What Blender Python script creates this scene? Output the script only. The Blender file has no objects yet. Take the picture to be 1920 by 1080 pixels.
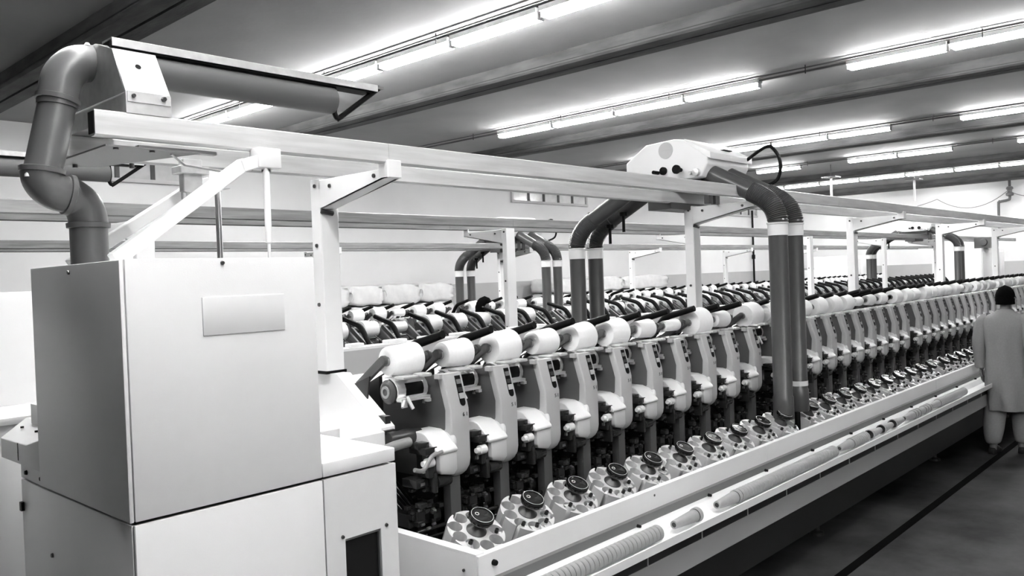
import bpy, bmesh, math, random
from mathutils import Vector, Matrix, Euler
rnd = random.Random(7)
PI = math.pi
S = bpy.context.scene
COL = S.collection

# ---------------------------------------------------------------- camera, world, exposure
H = 1.9
FPX, YAW, PITCH, ROLL = 1541.2, 0.74759, -0.01403, -0.0370
fw = Vector((math.cos(YAW)*math.cos(PITCH), math.sin(YAW)*math.cos(PITCH), math.sin(PITCH)))
rt = fw.cross(Vector((0, 0, 1))).normalized(); up = rt.cross(fw)
rt2 = rt*math.cos(ROLL)+up*math.sin(ROLL); up2 = -rt*math.sin(ROLL)+up*math.cos(ROLL)
cd = bpy.data.cameras.new('camera'); cam = bpy.data.objects.new('camera', cd); COL.objects.link(cam)
cam.matrix_world = Matrix(((rt2.x, up2.x, -fw.x, 0), (rt2.y, up2.y, -fw.y, 0), (rt2.z, up2.z, -fw.z, H), (0, 0, 0, 1)))
cd.sensor_width = 36; cd.lens = FPX/1920*36; cd.clip_start = .05; cd.clip_end = 200
S.camera = cam
w = bpy.data.worlds.new('world'); S.world = w; w.use_nodes = True
w.node_tree.nodes['Background'].inputs[0].default_value = (.5, .5, .5, 1)
w.node_tree.nodes['Background'].inputs[1].default_value = .15
S.view_settings.view_transform = 'Standard'; S.view_settings.look = 'None'
S.view_settings.gamma = 1; S.view_settings.use_curve_mapping = False
S.view_settings.exposure = 2.3
TUBE_POWER = 20.0

def pix(x, y, z):
    v = Vector((x, y, z-H)); d = v.dot(fw)
    if d < .3: return None
    return 960+FPX*v.dot(rt2)/d, 540-FPX*v.dot(up2)/d
def seen(x, y, z, m=60):
    p = pix(x, y, z)
    return p is not None and -m < p[0] < 1920+m and -m < p[1] < 1080+m

# ---------------------------------------------------------------- materials (grey photograph: greys only)
MATS = {}
def mat(name, g, rough=.5, metal=0.0, noise=0.0, nscale=8.0, bump=0.0, bscale=60.0, stretch=None, emit=None, trans=0, coat=0, g2=None, spec=None):
    m = bpy.data.materials.new(name); m.use_nodes = True
    nt = m.node_tree; b = nt.nodes['Principled BSDF']
    b.inputs['Base Color'].default_value = (g, g, g, 1)
    b.inputs['Roughness'].default_value = rough; b.inputs['Metallic'].default_value = metal
    if spec is not None: b.inputs['Specular IOR Level'].default_value = spec
    if coat: b.inputs['Coat Weight'].default_value = coat
    if trans: b.inputs['Transmission Weight'].default_value = trans
    if emit is not None:
        b.inputs['Emission Color'].default_value = (1, 1, 1, 1); b.inputs['Emission Strength'].default_value = emit
    if noise or bump:
        tc = nt.nodes.new('ShaderNodeTexCoord'); mp = nt.nodes.new('ShaderNodeMapping')
        nt.links.new(tc.outputs['Object'], mp.inputs[0])
        if stretch: mp.inputs['Scale'].default_value = stretch
    if noise:
        n = nt.nodes.new('ShaderNodeTexNoise'); n.inputs['Scale'].default_value = nscale; n.inputs['Detail'].default_value = 6
        r = nt.nodes.new('ShaderNodeMapRange'); nt.links.new(mp.outputs[0], n.inputs['Vector'])
        nt.links.new(n.outputs['Fac'], r.inputs['Value'])
        r.inputs['From Min'].default_value = .3; r.inputs['From Max'].default_value = .7
        lo, hi = (g*(1-noise), g*(1+noise)) if g2 is None else (g, g2)
        r.inputs['To Min'].default_value = lo; r.inputs['To Max'].default_value = hi
        c = nt.nodes.new('ShaderNodeCombineColor')
        for i in range(3): nt.links.new(r.outputs[0], c.inputs[i])
        nt.links.new(c.outputs[0], b.inputs['Base Color'])
    if bump:
        n2 = nt.nodes.new('ShaderNodeTexNoise'); n2.inputs['Scale'].default_value = bscale; n2.inputs['Detail'].default_value = 4
        nt.links.new(mp.outputs[0], n2.inputs['Vector'])
        bp = nt.nodes.new('ShaderNodeBump'); bp.inputs['Strength'].default_value = bump; bp.inputs['Distance'].default_value = .02
        nt.links.new(n2.outputs['Fac'], bp.inputs['Height']); nt.links.new(bp.outputs[0], b.inputs['Normal'])
    MATS[name] = m
    return m
WHITE = mat('white_enamel', .80, .38, noise=.03, nscale=3)
CAB = mat('cabinet_enamel', .76, .42, noise=.03, nscale=2, bump=.03, bscale=240)
COVER = mat('light_grey_enamel', .42, .42)
HOOD = mat('white_plastic', .70, .3)
DGREY = mat('dark_grey_enamel', .09, .42)
MGREY = mat('mid_grey_enamel', .15, .45)
BLACK = mat('black_plastic', .004, .5, spec=.12)
SOOT = mat('dark_mechanism', .012, .45)
GUN = mat('gunmetal', .10, .35, metal=.8)
CHROME = mat('chrome', .85, .14, metal=1)
STEEL = mat('bright_steel', .55, .3, metal=1)
GALV2 = mat('galvanised_rail_dull', .27, .45, metal=.4, noise=.25, nscale=5, stretch=(.6, 4, 9))
GALV = mat('galvanised_rail', .60, .38, metal=.15, noise=.14, nscale=5, stretch=(.6, 4, 9), bump=.05, bscale=30)
SHEET = mat('galvanised_sheet', .66, .4, metal=.6, noise=.10, nscale=26)
PVC = mat('grey_pvc', .10, .36)
HOSE = mat('grey_hose', .065, .28)
CLEAR = mat('clear_cuff', .75, .25)
YARN = mat('white_yarn', .86, .85, noise=.02, nscale=40, bump=.12, bscale=160, stretch=(3, 1, 1))
YARNEND = mat('yarn_end_face', .78, .85)
TUBEM = mat('paper_tube', .27, .6, noise=.06, nscale=20)
TUBEIN = mat('paper_tube_inside', .03, .8)
WALLM = mat('wall_plaster', .72, .8, noise=.03, nscale=1.2)
DADO = mat('dado_paint', .42, .6, noise=.05, nscale=1.5)
CEIL = mat('ceiling_plaster', .36, .85, noise=.10, nscale=.9, bump=.1, bscale=14)
BEAM = mat('beam_concrete', .085, .8, noise=.45, nscale=3.5, stretch=(2, .5, 2), bump=.2, bscale=20)
BALE = mat('bale_wrap', .72, .7, noise=.07, nscale=6, bump=.5, bscale=9)
CLOTH = mat('cotton_cloth', .20, .9, noise=.05, nscale=60, bump=.2, bscale=12)
DCLOTH = mat('dark_cloth', .05, .9)
SKIN = mat('skin', .12, .5)
HAIR = mat('hair', .002, .9, bump=.4, bscale=150, spec=.05)
SHOE = mat('leather', .012, .4)
GLASS = mat('window_glass', .42, .15, noise=.3, nscale=2, emit=.02)
WFRAME = mat('window_frame', .06, .6)
TUBELIGHT = mat('lamp_tube', .9, .4, emit=TUBE_POWER)
RUBBER = mat('rubber', .02, .6)
MARK = mat('printed_mark', .01, .5)
MARKW = mat('printed_mark_white', .45, .5)

def floor_material():
    m = bpy.data.materials.new('floor_concrete'); m.use_nodes = True
    nt = m.node_tree; b = nt.nodes['Principled BSDF']
    tc = nt.nodes.new('ShaderNodeTexCoord')
    n = nt.nodes.new('ShaderNodeTexNoise'); n.inputs['Scale'].default_value = 1.1; n.inputs['Detail'].default_value = 7; n.inputs['Roughness'].default_value = .62
    n3 = nt.nodes.new('ShaderNodeTexNoise'); n3.inputs['Scale'].default_value = 90
    nt.links.new(tc.outputs['Object'], n.inputs['Vector']); nt.links.new(tc.outputs['Object'], n3.inputs['Vector'])
    cr = nt.nodes.new('ShaderNodeValToRGB')
    cr.color_ramp.elements[0].position = .33; cr.color_ramp.elements[0].color = (.0015, .0015, .0015, 1)
    cr.color_ramp.elements[1].position = .72; cr.color_ramp.elements[1].color = (.085, .085, .085, 1)
    nt.links.new(n.outputs['Fac'], cr.inputs[0])
    sp = nt.nodes.new('ShaderNodeValToRGB'); sp.color_ramp.elements[0].position = .74; sp.color_ramp.elements[0].color = (0, 0, 0, 1)
    sp.color_ramp.elements[1].position = .80; sp.color_ramp.elements[1].color = (.05, .05, .05, 1)
    nt.links.new(n3.outputs['Fac'], sp.inputs[0])
    ad = nt.nodes.new('ShaderNodeMixRGB'); ad.blend_type = 'ADD'; ad.inputs[0].default_value = 1
    nt.links.new(cr.outputs[0], ad.inputs[1]); nt.links.new(sp.outputs[0], ad.inputs[2])
    nt.links.new(ad.outputs[0], b.inputs['Base Color'])
    rr = nt.nodes.new('ShaderNodeMapRange'); nt.links.new(n.outputs['Fac'], rr.inputs[0])
    rr.inputs['To Min'].default_value = .5; rr.inputs['To Max'].default_value = .75
    nt.links.new(rr.outputs[0], b.inputs['Roughness'])
    b.inputs['Specular IOR Level'].default_value = .12
    return m
FLOORM = floor_material()

# ---------------------------------------------------------------- mesh helpers
class MB:
    def __init__(s): s.v = []; s.f = []; s.mi = []; s.cur = 0
    def add(s, vs, fs):
        o = len(s.v); s.v += [tuple(p) for p in vs]
        s.f += [tuple(i+o for i in f) for f in fs]; s.mi += [s.cur]*len(fs); return s
    def box(s, x0, x1, y0, y1, z0, z1):
        return s.add([(x0, y0, z0), (x1, y0, z0), (x1, y1, z0), (x0, y1, z0), (x0, y0, z1), (x1, y0, z1), (x1, y1, z1), (x0, y1, z1)],
                     [(3, 2, 1, 0), (4, 5, 6, 7), (0, 1, 5, 4), (1, 2, 6, 5), (2, 3, 7, 6), (3, 0, 4, 7)])
    def prism(s, poly, a, b, axis='x'):
        def mk(p, t):
            return {'x': (t, p[0], p[1]), 'y': (p[0], t, p[1]), 'z': (p[0], p[1], t)}[axis]
        n = len(poly)
        vs = [mk(p, a) for p in poly]+[mk(p, b) for p in poly]
        return s.add(vs, [tuple(range(n)), tuple(range(2*n-1, n-1, -1))]+[(i, i+n, (i+1) % n+n, (i+1) % n) for i in range(n)])
    def lathe(s, prof, n=24, o=(0, 0, 0), axis='x', caps=True):
        """prof: (t along axis, radius)"""
        vs = []
        for t, r in prof:
            for k in range(n):
                a = 2*PI*k/n; c, d = r*math.cos(a), r*math.sin(a)
                p = {'x': (t, c, d), 'y': (c, t, d), 'z': (c, d, t)}[axis]
                vs.append((p[0]+o[0], p[1]+o[1], p[2]+o[2]))
        fs = []
        for j in range(len(prof)-1):
            for k in range(n):
                fs.append((j*n+k, j*n+(k+1) % n, (j+1)*n+(k+1) % n, (j+1)*n+k))
        if caps:
            fs.append(tuple(range(n-1, -1, -1))); fs.append(tuple((len(prof)-1)*n+k for k in range(n)))
        return s.add(vs, fs)
    def tube(s, pts, rad, n=12, caps=True, sub=0, flat=None):
        pts = [Vector(p) for p in pts]
        rads = list(rad) if hasattr(rad, '__len__') else [rad]*len(pts)
        if sub:
            q = []; qr = []
            m = len(pts)
            for i in range(m-1):
                p0, p1, p2, p3 = pts[max(i-1, 0)], pts[i], pts[i+1], pts[min(i+2, m-1)]
                for j in range(sub):
                    t = j/sub
                    q.append(.5*((2*p1)+(-p0+p2)*t+(2*p0-5*p1+4*p2-p3)*t*t+(-p0+3*p1-3*p2+p3)*t**3))
                    qr.append(rads[i]*(1-t)+rads[i+1]*t)
            q.append(pts[-1]); qr.append(rads[-1]); pts, rads = q, qr
        m = len(pts); vs = []
        t0 = (pts[1]-pts[0]).normalized()
        ref = Vector((0, 0, 1)) if abs(t0.z) < .9 else Vector((1, 0, 0))
        nrm = t0.cross(ref).normalized()
        for i in range(m):
            t = (pts[min(i+1, m-1)]-pts[max(i-1, 0)]).normalized()
            nrm = (nrm-t*nrm.dot(t)).normalized(); bi = t.cross(nrm)
            for k in range(n):
                a = 2*PI*k/n
                f1, f2 = (1, 1) if flat is None else flat
                vs.append(pts[i]+nrm*math.cos(a)*rads[i]*f1+bi*math.sin(a)*rads[i]*f2)
        fs = [(j*n+k, j*n+(k+1) % n, (j+1)*n+(k+1) % n, (j+1)*n+k) for j in range(m-1) for k in range(n)]
        if caps: fs += [tuple(range(n-1, -1, -1)), tuple((m-1)*n+k for k in range(n))]
        return s.add(vs, fs)
    def loft(s, rings, caps=True):
        n = len(rings[0]); vs = [p for r in rings for p in r]
        fs = [(j*n+k, j*n+(k+1) % n, (j+1)*n+(k+1) % n, (j+1)*n+k) for j in range(len(rings)-1) for k in range(n)]
        if caps: fs += [tuple(range(n-1, -1, -1)), tuple((len(rings)-1)*n+k for k in range(n))]
        return s.add(vs, fs)
    def beam(s, a, b, w, h, upv=(0, 0, 1)):
        a, b = Vector(a), Vector(b); t = (b-a).normalized(); sd = t.cross(Vector(upv)).normalized(); u = sd.cross(t)
        r = lambda p: [p-sd*w/2-u*h/2, p+sd*w/2-u*h/2, p+sd*w/2+u*h/2, p-sd*w/2+u*h/2]
        return s.loft([r(a), r(b)])
    def xf(s, M):
        s.v = [tuple(M @ Vector(p)) for p in s.v]; return s
    def mesh(s, name, mats, bev=0, seg=2, smooth=35, bang=30):
        me = bpy.data.meshes.new(name)
        bm = bmesh.new(); vv = [bm.verts.new(p) for p in s.v]
        for f, mi in zip(s.f, s.mi):
            try:
                fc = bm.faces.new([vv[i] for i in f]); fc.material_index = mi
            except ValueError: pass
        bmesh.ops.recalc_face_normals(bm, faces=bm.faces)
        if bev:
            ed = [e for e in bm.edges if len(e.link_faces) == 2 and e.calc_face_angle(0) > math.radians(bang)]
            bmesh.ops.bevel(bm, geom=ed, offset=bev, segments=seg, profile=.5, affect='EDGES', clamp_overlap=True)
        bm.to_mesh(me); bm.free()
        for m in (mats if isinstance(mats, (list, tuple)) else [mats]): me.materials.append(m)
        if smooth:
            me.shade_smooth(); me.set_sharp_from_angle(angle=math.radians(smooth))
        return me
    def build(s, name, mats, parent=None, **k):
        return put(name, s.mesh(name, mats, **k), parent)

def put(name, me, parent=None, loc=None, rot=None, scale=None):
    o = bpy.data.objects.new(name, me); COL.objects.link(o)
    if parent: o.parent = parent
    if loc: o.location = loc
    if rot: o.rotation_euler = rot
    if scale: o.scale = scale
    return o
def tag(o, label, cat, group=None, kind=None):
    o['label'] = label; o['category'] = cat
    if group: o['group'] = group
    if kind: o['kind'] = kind
    return o
def thing(name, label, cat, loc=(0, 0, 0), rz=0, group=None):
    o = bpy.data.objects.new(name, None); COL.objects.link(o); o.location = loc; o.rotation_euler = (0, 0, rz)
    o.empty_display_size = .1
    return tag(o, label, cat, group)
def struct(o): o['kind'] = 'structure'; return o
ONES = 'zeroth first second third fourth fifth sixth seventh eighth ninth tenth eleventh twelfth thirteenth fourteenth fifteenth sixteenth seventeenth eighteenth nineteenth twentieth'.split()
def nth(i):
    if i <= 20: return ONES[i]
    t = {2: 'twenty', 3: 'thirty', 4: 'forty', 5: 'fifty', 6: 'sixty', 7: 'seventy', 8: 'eighty', 9: 'ninety'}[i//10]
    return t+'-'+ONES[i % 10] if i % 10 else {2: 'twentieth', 3: 'thirtieth', 4: 'fortieth', 5: 'fiftieth', 6: 'sixtieth', 7: 'seventieth', 8: 'eightieth', 9: 'ninetieth'}[i//10]
def text_mesh(txt, size, m):
    cu = bpy.data.curves.new('txt', 'FONT'); cu.body = txt; cu.size = size; cu.extrude = .0006; cu.align_x = 'CENTER'
    o = bpy.data.objects.new('txt', cu); COL.objects.link(o)
    dg = bpy.context.evaluated_depsgraph_get(); me = bpy.data.meshes.new_from_object(o.evaluated_get(dg))
    bpy.data.objects.remove(o); bpy.data.curves.remove(cu)
    me.materials.clear(); me.materials.append(m); return me

# ================================================================= ROOM
XL, XR, YF, YB, ZC = -20.0, 31.0, -9.0, 13.5, 4.44
def plane_box(name, m, *b): return struct(MB().box(*b).build(name, m, smooth=0))
fl = plane_box('floor', FLOORM, XL, XR, YF, YB, -.2, 0)
MB().box(XL, XR, 1.94, 2.0, -.001, .002).build('floor_joint', mat('floor_tar', .003, .95, spec=.05), fl, smooth=0)
ce = plane_box('ceiling', CEIL, XL-.3, XR+.3, YF-.3, YB+.3, ZC, ZC+.3)
wb = plane_box('wall_back', WALLM, XL-.3, XR+.3, YB, YB+.3, 0, ZC)
wr = plane_box('wall_right', WALLM, XR, XR+.3, YF, YB, 0, ZC)
plane_box('wall_left', WALLM, XL-.3, XL, YF, YB, 0, ZC)
plane_box('wall_front', WALLM, XL-.3, XR+.3, YF-.3, YF, 0, ZC)
struct(MB().box(XL, XR-.012, YB-.012, YB-.001, 0, 1.775).build('trim_1', DADO, smooth=0))
struct(MB().box(XR-.012, XR-.001, YF, YB, 0, 1.80).build('trim_2', DADO, smooth=0))
# ceiling beams: dark precast joists with a grooved double bottom flange
for i, (x1, hw) in enumerate([(-5.6, .42), (-1.1, .42), (3.42, .42), (7.72, .41), (12.20, .42), (17.25, .44), (23.25, .5), (28.9, .75)]):
    x0 = x1-hw
    b = MB().prism([(x0, ZC), (x0, 4.30), (x0+.03, 4.28), (x0+hw*.5, 4.28), (x0+hw*.5, 4.31), (x0+hw*.58, 4.31), (x0+hw*.58, 4.28), (x1, 4.28), (x1, ZC)], YF, YB, 'y').build('ceiling_beam', BEAM, smooth=0)
    struct(b)
    # narrow plaster ledge beside each joist
    MB().box(x1, x1+.10, YF, YB, ZC-.05, ZC).build('ledge', CEIL, b, smooth=0)
    MB().box(x0-.004, x0+.002, YF, YB, 4.315, 4.325).build('groove_line', MARK, b, smooth=0)

# windows high in the back wall
def window(idx, x0, x1, z0, z1, n, m=None):
    f = MB()
    y = YB-.03
    f.box(x0-.06, x1+.06, y-.03, y+.029, z0-.06, z0).box(x0-.06, x1+.06, y-.02, y+.029, z1, z1+.05)
    f.box(x0-.06, x0, y-.02, y+.029, z0, z1).box(x1, x1+.06, y-.02, y+.029, z0, z1)
    o = struct(f.build('window_%d' % idx, mat('window_surround_%d' % idx, .5, .8), smooth=0))
    st = (x1-x0)/n
    for k in range(n):
        MB().box(x0+k*st+.035, x0+(k+1)*st-.035, y+.012, y+.02, z0, z1).build('pane', GLASS, o, smooth=0)
    for k in range(1, n):
        MB().box(x0+k*st-.035, x0+k*st+.035, y-.01, y+.028, z0, z1).build('mullion', WFRAME, o, smooth=0)
    return o
window(1, 4.25, 6.53, 3.70, 4.18, 4)
window(2, 14.68, 17.56, 3.75, 4.18, 5)
window(3, 24.57, 27.46, 3.74, 4.18, 5)

# fluorescent rows
fx_h = MB().box(-.075, .075, 0, 1, .012, .06).mesh('housing', WHITE, smooth=0)
fx_e = MB().box(-.05, .05, 0, .02, -.045, .03).mesh('end_cap', COVER, smooth=0)
fx_t = MB().lathe([(0, .014), (.012, .027), (.988, .027), (1, .014)], 10, axis='y').mesh('lamp_tube', TUBELIGHT)
ROWS = {5.95: [11.95, 10.85, 9.75, 8.62, 7.42, 6.22, 5.0, 3.8, None, 1.2, 0],
        10.42: [9.83, 8.6, 7.36, 6.14, 4.98, None, 3.85, 2.68, 1.5, None],
        15.75: [10.75, 9.6, 8.45, 7.34, 6.20, 5.04, None, 3.93, 2.8, 1.6],
        19.9: [9.72, 8.52, None, 7.40, 6.26, 5.10, None, 3.90, 2.8, 1.6],
        24.6: [12.2, 11.1, 9.99, 8.82, 7.55, 6.30, 5.22, 4.1, 3.0, 1.9],
        }
ROWN = {5.95: 'nearest', 10.42: 'second', 15.75: 'third', 19.9: 'fourth', 24.6: 'fifth'}
def fixture(x, y0, y1, label, group, z=4.35):
    L = y1-y0
    t = thing('light_fixture', label, 'ceiling light', (x, y0, z), 0, group)
    put('housing', fx_h, t, scale=(1, L, 1))
    put('end_cap', fx_e, t); put('end_cap', fx_e, t, loc=(0, L-.02, 0))
    for s in (-1, 1): put('lamp_tube', fx_t, t, loc=(s*.040, .015, -.02), scale=(1, L-.03, 1))
for x, ys in ROWS.items():
    k = 0; j = 0
    while j < len(ys)-1:
        a, b = ys[j], ys[j+1]
        if a is None: j += 1; continue
        if b is None: j += 1; continue
        k += 1
        fixture(x, b+.02, a-.02, 'lit twin-tube ceiling light, %s from the back wall in the %s row of lamps' % (nth(k), ROWN[x]), 'fluorescent lights on the ceiling')
        j += 1
    # nothing in the photo shows the lamps nearer than this, the row goes on beyond the frame
    tr = MB().box(x-.02, x+.02, -8, 13.3, 4.385, 4.41)
    tr.box(x-.17, x-.155, -8, 13.3, 4.40, 4.415)
    t = tr.build('lighting_trunking', MGREY, smooth=0)
    tag(t, 'thin cable trunking carrying the %s row of ceiling lights' % ROWN[x], 'trunking', 'lamp trunking')
    for y in range(-6, 14, 2):
        if seen(x, y, 4.4, 10): MB().box(x-.17, x-.16, y+.3, y+.31, 4.33, 4.44).build('hanger', GUN, t, smooth=0)

for q in range(4): fixture(29.25, .6+q*3.4, 1.78+q*3.4, 'ceiling light added out of view behind the last beam to brighten the end wall, %s from the aisle' % nth(q+1), 'unseen lamps added behind the last beam', 4.40)  # unseen lamps, added behind the beam to brighten the end wall
for q in range(11): fixture(1.2, -8.0+q*1.25, -6.82+q*1.25, 'ceiling light in the row over the near cabinet, %s from the front wall' % nth(q+1), 'lamps over the aisle')

# ================================================================= WINDING UNIT (local: x=0 right edge of cover, y=0 front, z absolute)
def rrect(xl, xr, yf, yb, z, r=.014, rl=.004):
    pts = []
    for cx, cy, rr, a0 in ((xr-r, yf+r, r, -90), (xr-rl, yb-rl, rl, 0), (xl+rl, yb-rl, rl, 90), (xl+r, yf+r, r, 180)):
        for k in range(4):
            a = math.radians(a0+k*30); pts.append((cx+rr*math.cos(a), cy+rr*math.sin(a), z))
    return pts
cov = []
for z, yf, yb, xl, xr in [(1.468, .044, .085, -.118, -.002), (1.455, .041, .083, -.118, 0), (1.305, 0, .040, -.117, 0), (1.22, 0, .045, -.117, 0), (1.19, 0, .075, -.117, 0),
                         (1.13, 0, .13, -.117, 0), (1.075, 0, .13, -.115, 0), (1.045, .003, .13, -.11, -.004), (1.02, .012, .125, -.10, -.016), (1.005, .025, .115, -.09, -.03), (.995, .045, .10, -.08, -.05)]:
    cov.append(rrect(xl, xr, yf, yb, z, .012))
cv = MB().loft(cov[::-1])
cv.box(-.135, -.112, .050, .085, 1.448, 1.470)
m_cover = cv.mesh('front_cover', COVER, smooth=28)
# slot window: follows the slanted upper face
def on_slant(x, z, off=.0):
    t = (z-1.305)/(1.455-1.305); return (x, .041*t-off, z)
sl = MB()
xs0, xs1 = -.052, -.018
def slot_ring(off, grow=0.0):
    r = [on_slant(xs0-grow, 1.455, off), on_slant(xs1+grow, 1.455, off), on_slant(xs1+grow, 1.335, off)]
    for k in range(1, 6):
        a = -k*PI/6; r.append(on_slant((xs0+xs1)/2+(.017+grow)*math.cos(a), 1.335+(.017+grow)*math.sin(a), off))
    r.append(on_slant(xs0-grow, 1.335, off)); return r
sl.loft([slot_ring(-.004), slot_ring(.0015)])
m_slot = sl.mesh('slot', BLACK, smooth=0)
m_btn = []
for z, hgt, m in ((1.418, .020, 'A'), (1.383, .018, 'B'), (1.352, .024, 'C')):
    b = MB(); b.loft([[on_slant(xs0+.003, z, .0015), on_slant(xs1-.003, z, .0015), on_slant(xs1-.003, z+hgt, .0015), on_slant(xs0+.003, z+hgt, .0015)],
                     [on_slant(xs0+.003, z, .005), on_slant(xs1-.003, z, .005), on_slant(xs1-.003, z+hgt, .005), on_slant(xs0+.003, z+hgt, .005)]])
    m_btn.append(b.mesh('button', {'A': MGREY, 'B': GUN, 'C': COVER}[m], smooth=0))
num = {n: text_mesh(n, .026, MARK) for n in ('6 1', '5 1')}
pl = MB().prism([(.085, 1.463), (.060, 1.455), (.030, 1.31), (.038, 1.2), (.12, 1.10), (.16, .98), (.45, .98), (.62, 1.25), (.60, 1.33), (.36, 1.455)], -.116, -.110)
m_plate = pl.mesh('side_panel', DGREY, smooth=0)
tri = MB()
for a in range(3):
    p, q = [(.185+.011*math.sin(t), 1.335+.013*math.cos(t)) for t in (a*2*PI/3, (a+1)*2*PI/3)]
    tri.beam((-.1165, p[0], p[1]), (-.1165, q[0], q[1]), .0025, .001, (1, 0, 0))
tri.box(-.1172, -.116, .181, .189, 1.330, 1.336)
m_tri = tri.mesh('warning_mark', MARKW, smooth=0)
post = MB().box(-.106, -.042, .035, .085, .62, 1.0); m_post = post.mesh('post', mat('post_grey', .07, .5), bev=.004)
# splicer hood
hp = [(-.026, 1.128), (-.030, 1.140), (-.020, 1.152), (.050, 1.212), (.075, 1.220), (.16, 1.222), (.16, 1.128)]
hood = MB().prism(hp, -.232, -.108)
hood.lathe([(-.118, .0), (-.117, .05), (-.108, .056), (-.095, .052), (-.085, .035), (-.08, 0)], 20, o=(0, .045, 1.165), caps=False)
m_hood = hood.mesh('splicer_hood', HOOD, bev=.008, seg=3)
hb = MB().loft([[(-.212, -.018, 1.128), (-.105, -.018, 1.128), (-.105, .12, 1.128), (-.212, .12, 1.128)],
                [(-.210, -.018, 1.055), (-.105, -.018, 1.045), (-.105, .12, 1.045), (-.210, .12, 1.055)],
                [(-.195, -.010, 1.036), (-.115, -.004, 1.018), (-.115, .11, 1.018), (-.195, .11, 1.036)]])
m_hbox = hb.mesh('splicer_box', mat('splicer_box_enamel', .60, .35), bev=.006)
mech = MB().box(-.285, -.215, -.01, .10, 1.135, 1.165).box(-.300, -.235, .02, .07, 1.16, 1.185).box(-.262, -.215, .0, .08, 1.03, 1.14).box(-.30, -.13, .04, .14, .985, 1.022)
mech.lathe([(-.20, .03), (-.12, .03)], 14, o=(0, .03, 1.0), axis='x').box(-.235, -.215, -.005, .06, .96, 1.05)
for k in range(9):
    a, b_, c = rnd.uniform(-.30, -.16), rnd.uniform(.02, .16), rnd.uniform(.86, 1.03); s_ = rnd.uniform(.008, .022)
    mech.box(a-s_, a+s_, b_-s_, b_+s_, c-s_*.6, c+s_*.6)
m_mech = mech.mesh('splicer_mechanism', mat('dark_gloss_mechanism', .02, .22), bev=.003)
gl = MB().lathe([(-.297, .0), (-.297, .012), (-.275, .013), (-.275, .021), (-.238, .021), (-.238, .0)], 16, o=(0, .0, 1.10), caps=False)
m_roll = gl.mesh('guide_roller', HOOD)
stl = MB().box(-.295, -.285, -.005, .01, 1.06, 1.075).box(-.27, -.255, .0, .004, 1.13, 1.14).lathe([(0, .006), (.05, .004)], 8, o=(-.30, -.01, 1.085)).box(-.28, -.255, .035, .038, .995, 1.008)
m_bits = stl.mesh('steel_fittings', STEEL)
# lower yarn path mechanism behind the magazine
lo = MB()
for k in range(5): lo.beam((-.30+.02*k, .30-.005*k, .97), (-.26+.02*k, .20, .86), .006, .012)
lo.box(-.30, -.18, .10, .22, .80, .86).box(-.29, -.24, .06, .12, .83, .88).lathe([(0, .05), (.05, .045)], 16, o=(-.18, .12, .83)).tube([(-.30, .10, .775), (-.05, .05, .79)], .010, 8).tube([(-.30, .06, .755), (-.05, .02, .765)], .006, 8)
lo.box(-.03, .02, .10, .22, .66, .84).box(-.29, -.10, .16, .30, .66, .78)
lo.tube([(-.065, -.02, .86), (-.055, -.03, .82), (-.058, -.02, .79)], .004, 6)
for k in range(16):
    a, b_, c = rnd.uniform(-.30, -.12), rnd.uniform(.03, .16), rnd.uniform(.76, .93); s_ = rnd.uniform(.006, .018)
    lo.box(a-s_, a+s_, b_-s_, b_+s_, c-s_*.7, c+s_*.7)
m_low = lo.mesh('unwinding_mechanism', mat('dark_gloss_metal', .022, .25, metal=.3), bev=.002, seg=1)
glint = MB()
for k in range(6):
    a, b_, c = rnd.uniform(-.29, -.14), rnd.uniform(.0, .05), rnd.uniform(.78, .92); glint.lathe([(-.008, .007), (.008, .007)], 8, o=(a, b_, c))
m_glint = glint.mesh('steel_pins', STEEL)
# drum and its chrome housing
dh = MB()
arc = [(.215-.075*math.cos(t), 1.405+.062*math.sin(t)) for t in [math.radians(a) for a in (-35, -15, 5, 25, 45, 65, 85, 105)]]
arc2 = [(y+.006*(1 if y < .2 else 0), z-.005) for y, z in arc][::-1]
dh.prism(arc+arc2, -.300, -.125)
dh.box(-.30, -.13, .12, .155, 1.36, 1.374).box(-.295, -.27, .115, .13, 1.335, 1.365).box(-.155, -.135, .11, .135, 1.345, 1.36)
m_chr = dh.mesh('drum_housing', mat('drum_alloy', .8, .28, metal=.7), smooth=45)
so = MB(); ring = [(.215-.0775*math.cos(math.radians(a)), 1.405+.0645*math.sin(math.radians(a))) for a in (-20, 0, 18, 32)]
so.prism(ring+[(y+.01, z-.003) for y, z in ring][::-1], -.255, -.150)
m_dslot = so.mesh('drum_slot', BLACK, bev=.004)
dr = MB().lathe([(-.312, .0), (-.312, .040), (-.300, .055), (-.298, .055), (-.13, .052)], 24, o=(0, .215, 1.40))
m_drum = dr.mesh('drum', mat('drum_grey', .07, .35))
rg = MB().lathe([(-.316, .016), (-.316, .028), (-.311, .028), (-.311, .016)], 20, o=(0, .215, 1.40), caps=False)
m_ring = rg.mesh('drum_ring', mat('ring_grey', .28, .4))
lev = MB().beam((-.285, .10, 1.385), (-.265, .085, 1.33), .014, .008, (0, 1, 0)).tube([(-.30, .10, 1.37), (-.33, .08, 1.345)], .006, 8)
m_lev = lev.mesh('brake_lever', HOOD)
cap = MB().box(-.30, -.21, .10, .17, 1.460, 1.474).box(-.20, -.14, .09, .16, 1.462, 1.478)
m_cap = cap.mesh('top_cap', mat('satin_alloy', .7, .28, metal=.5), bev=.006)
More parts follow.
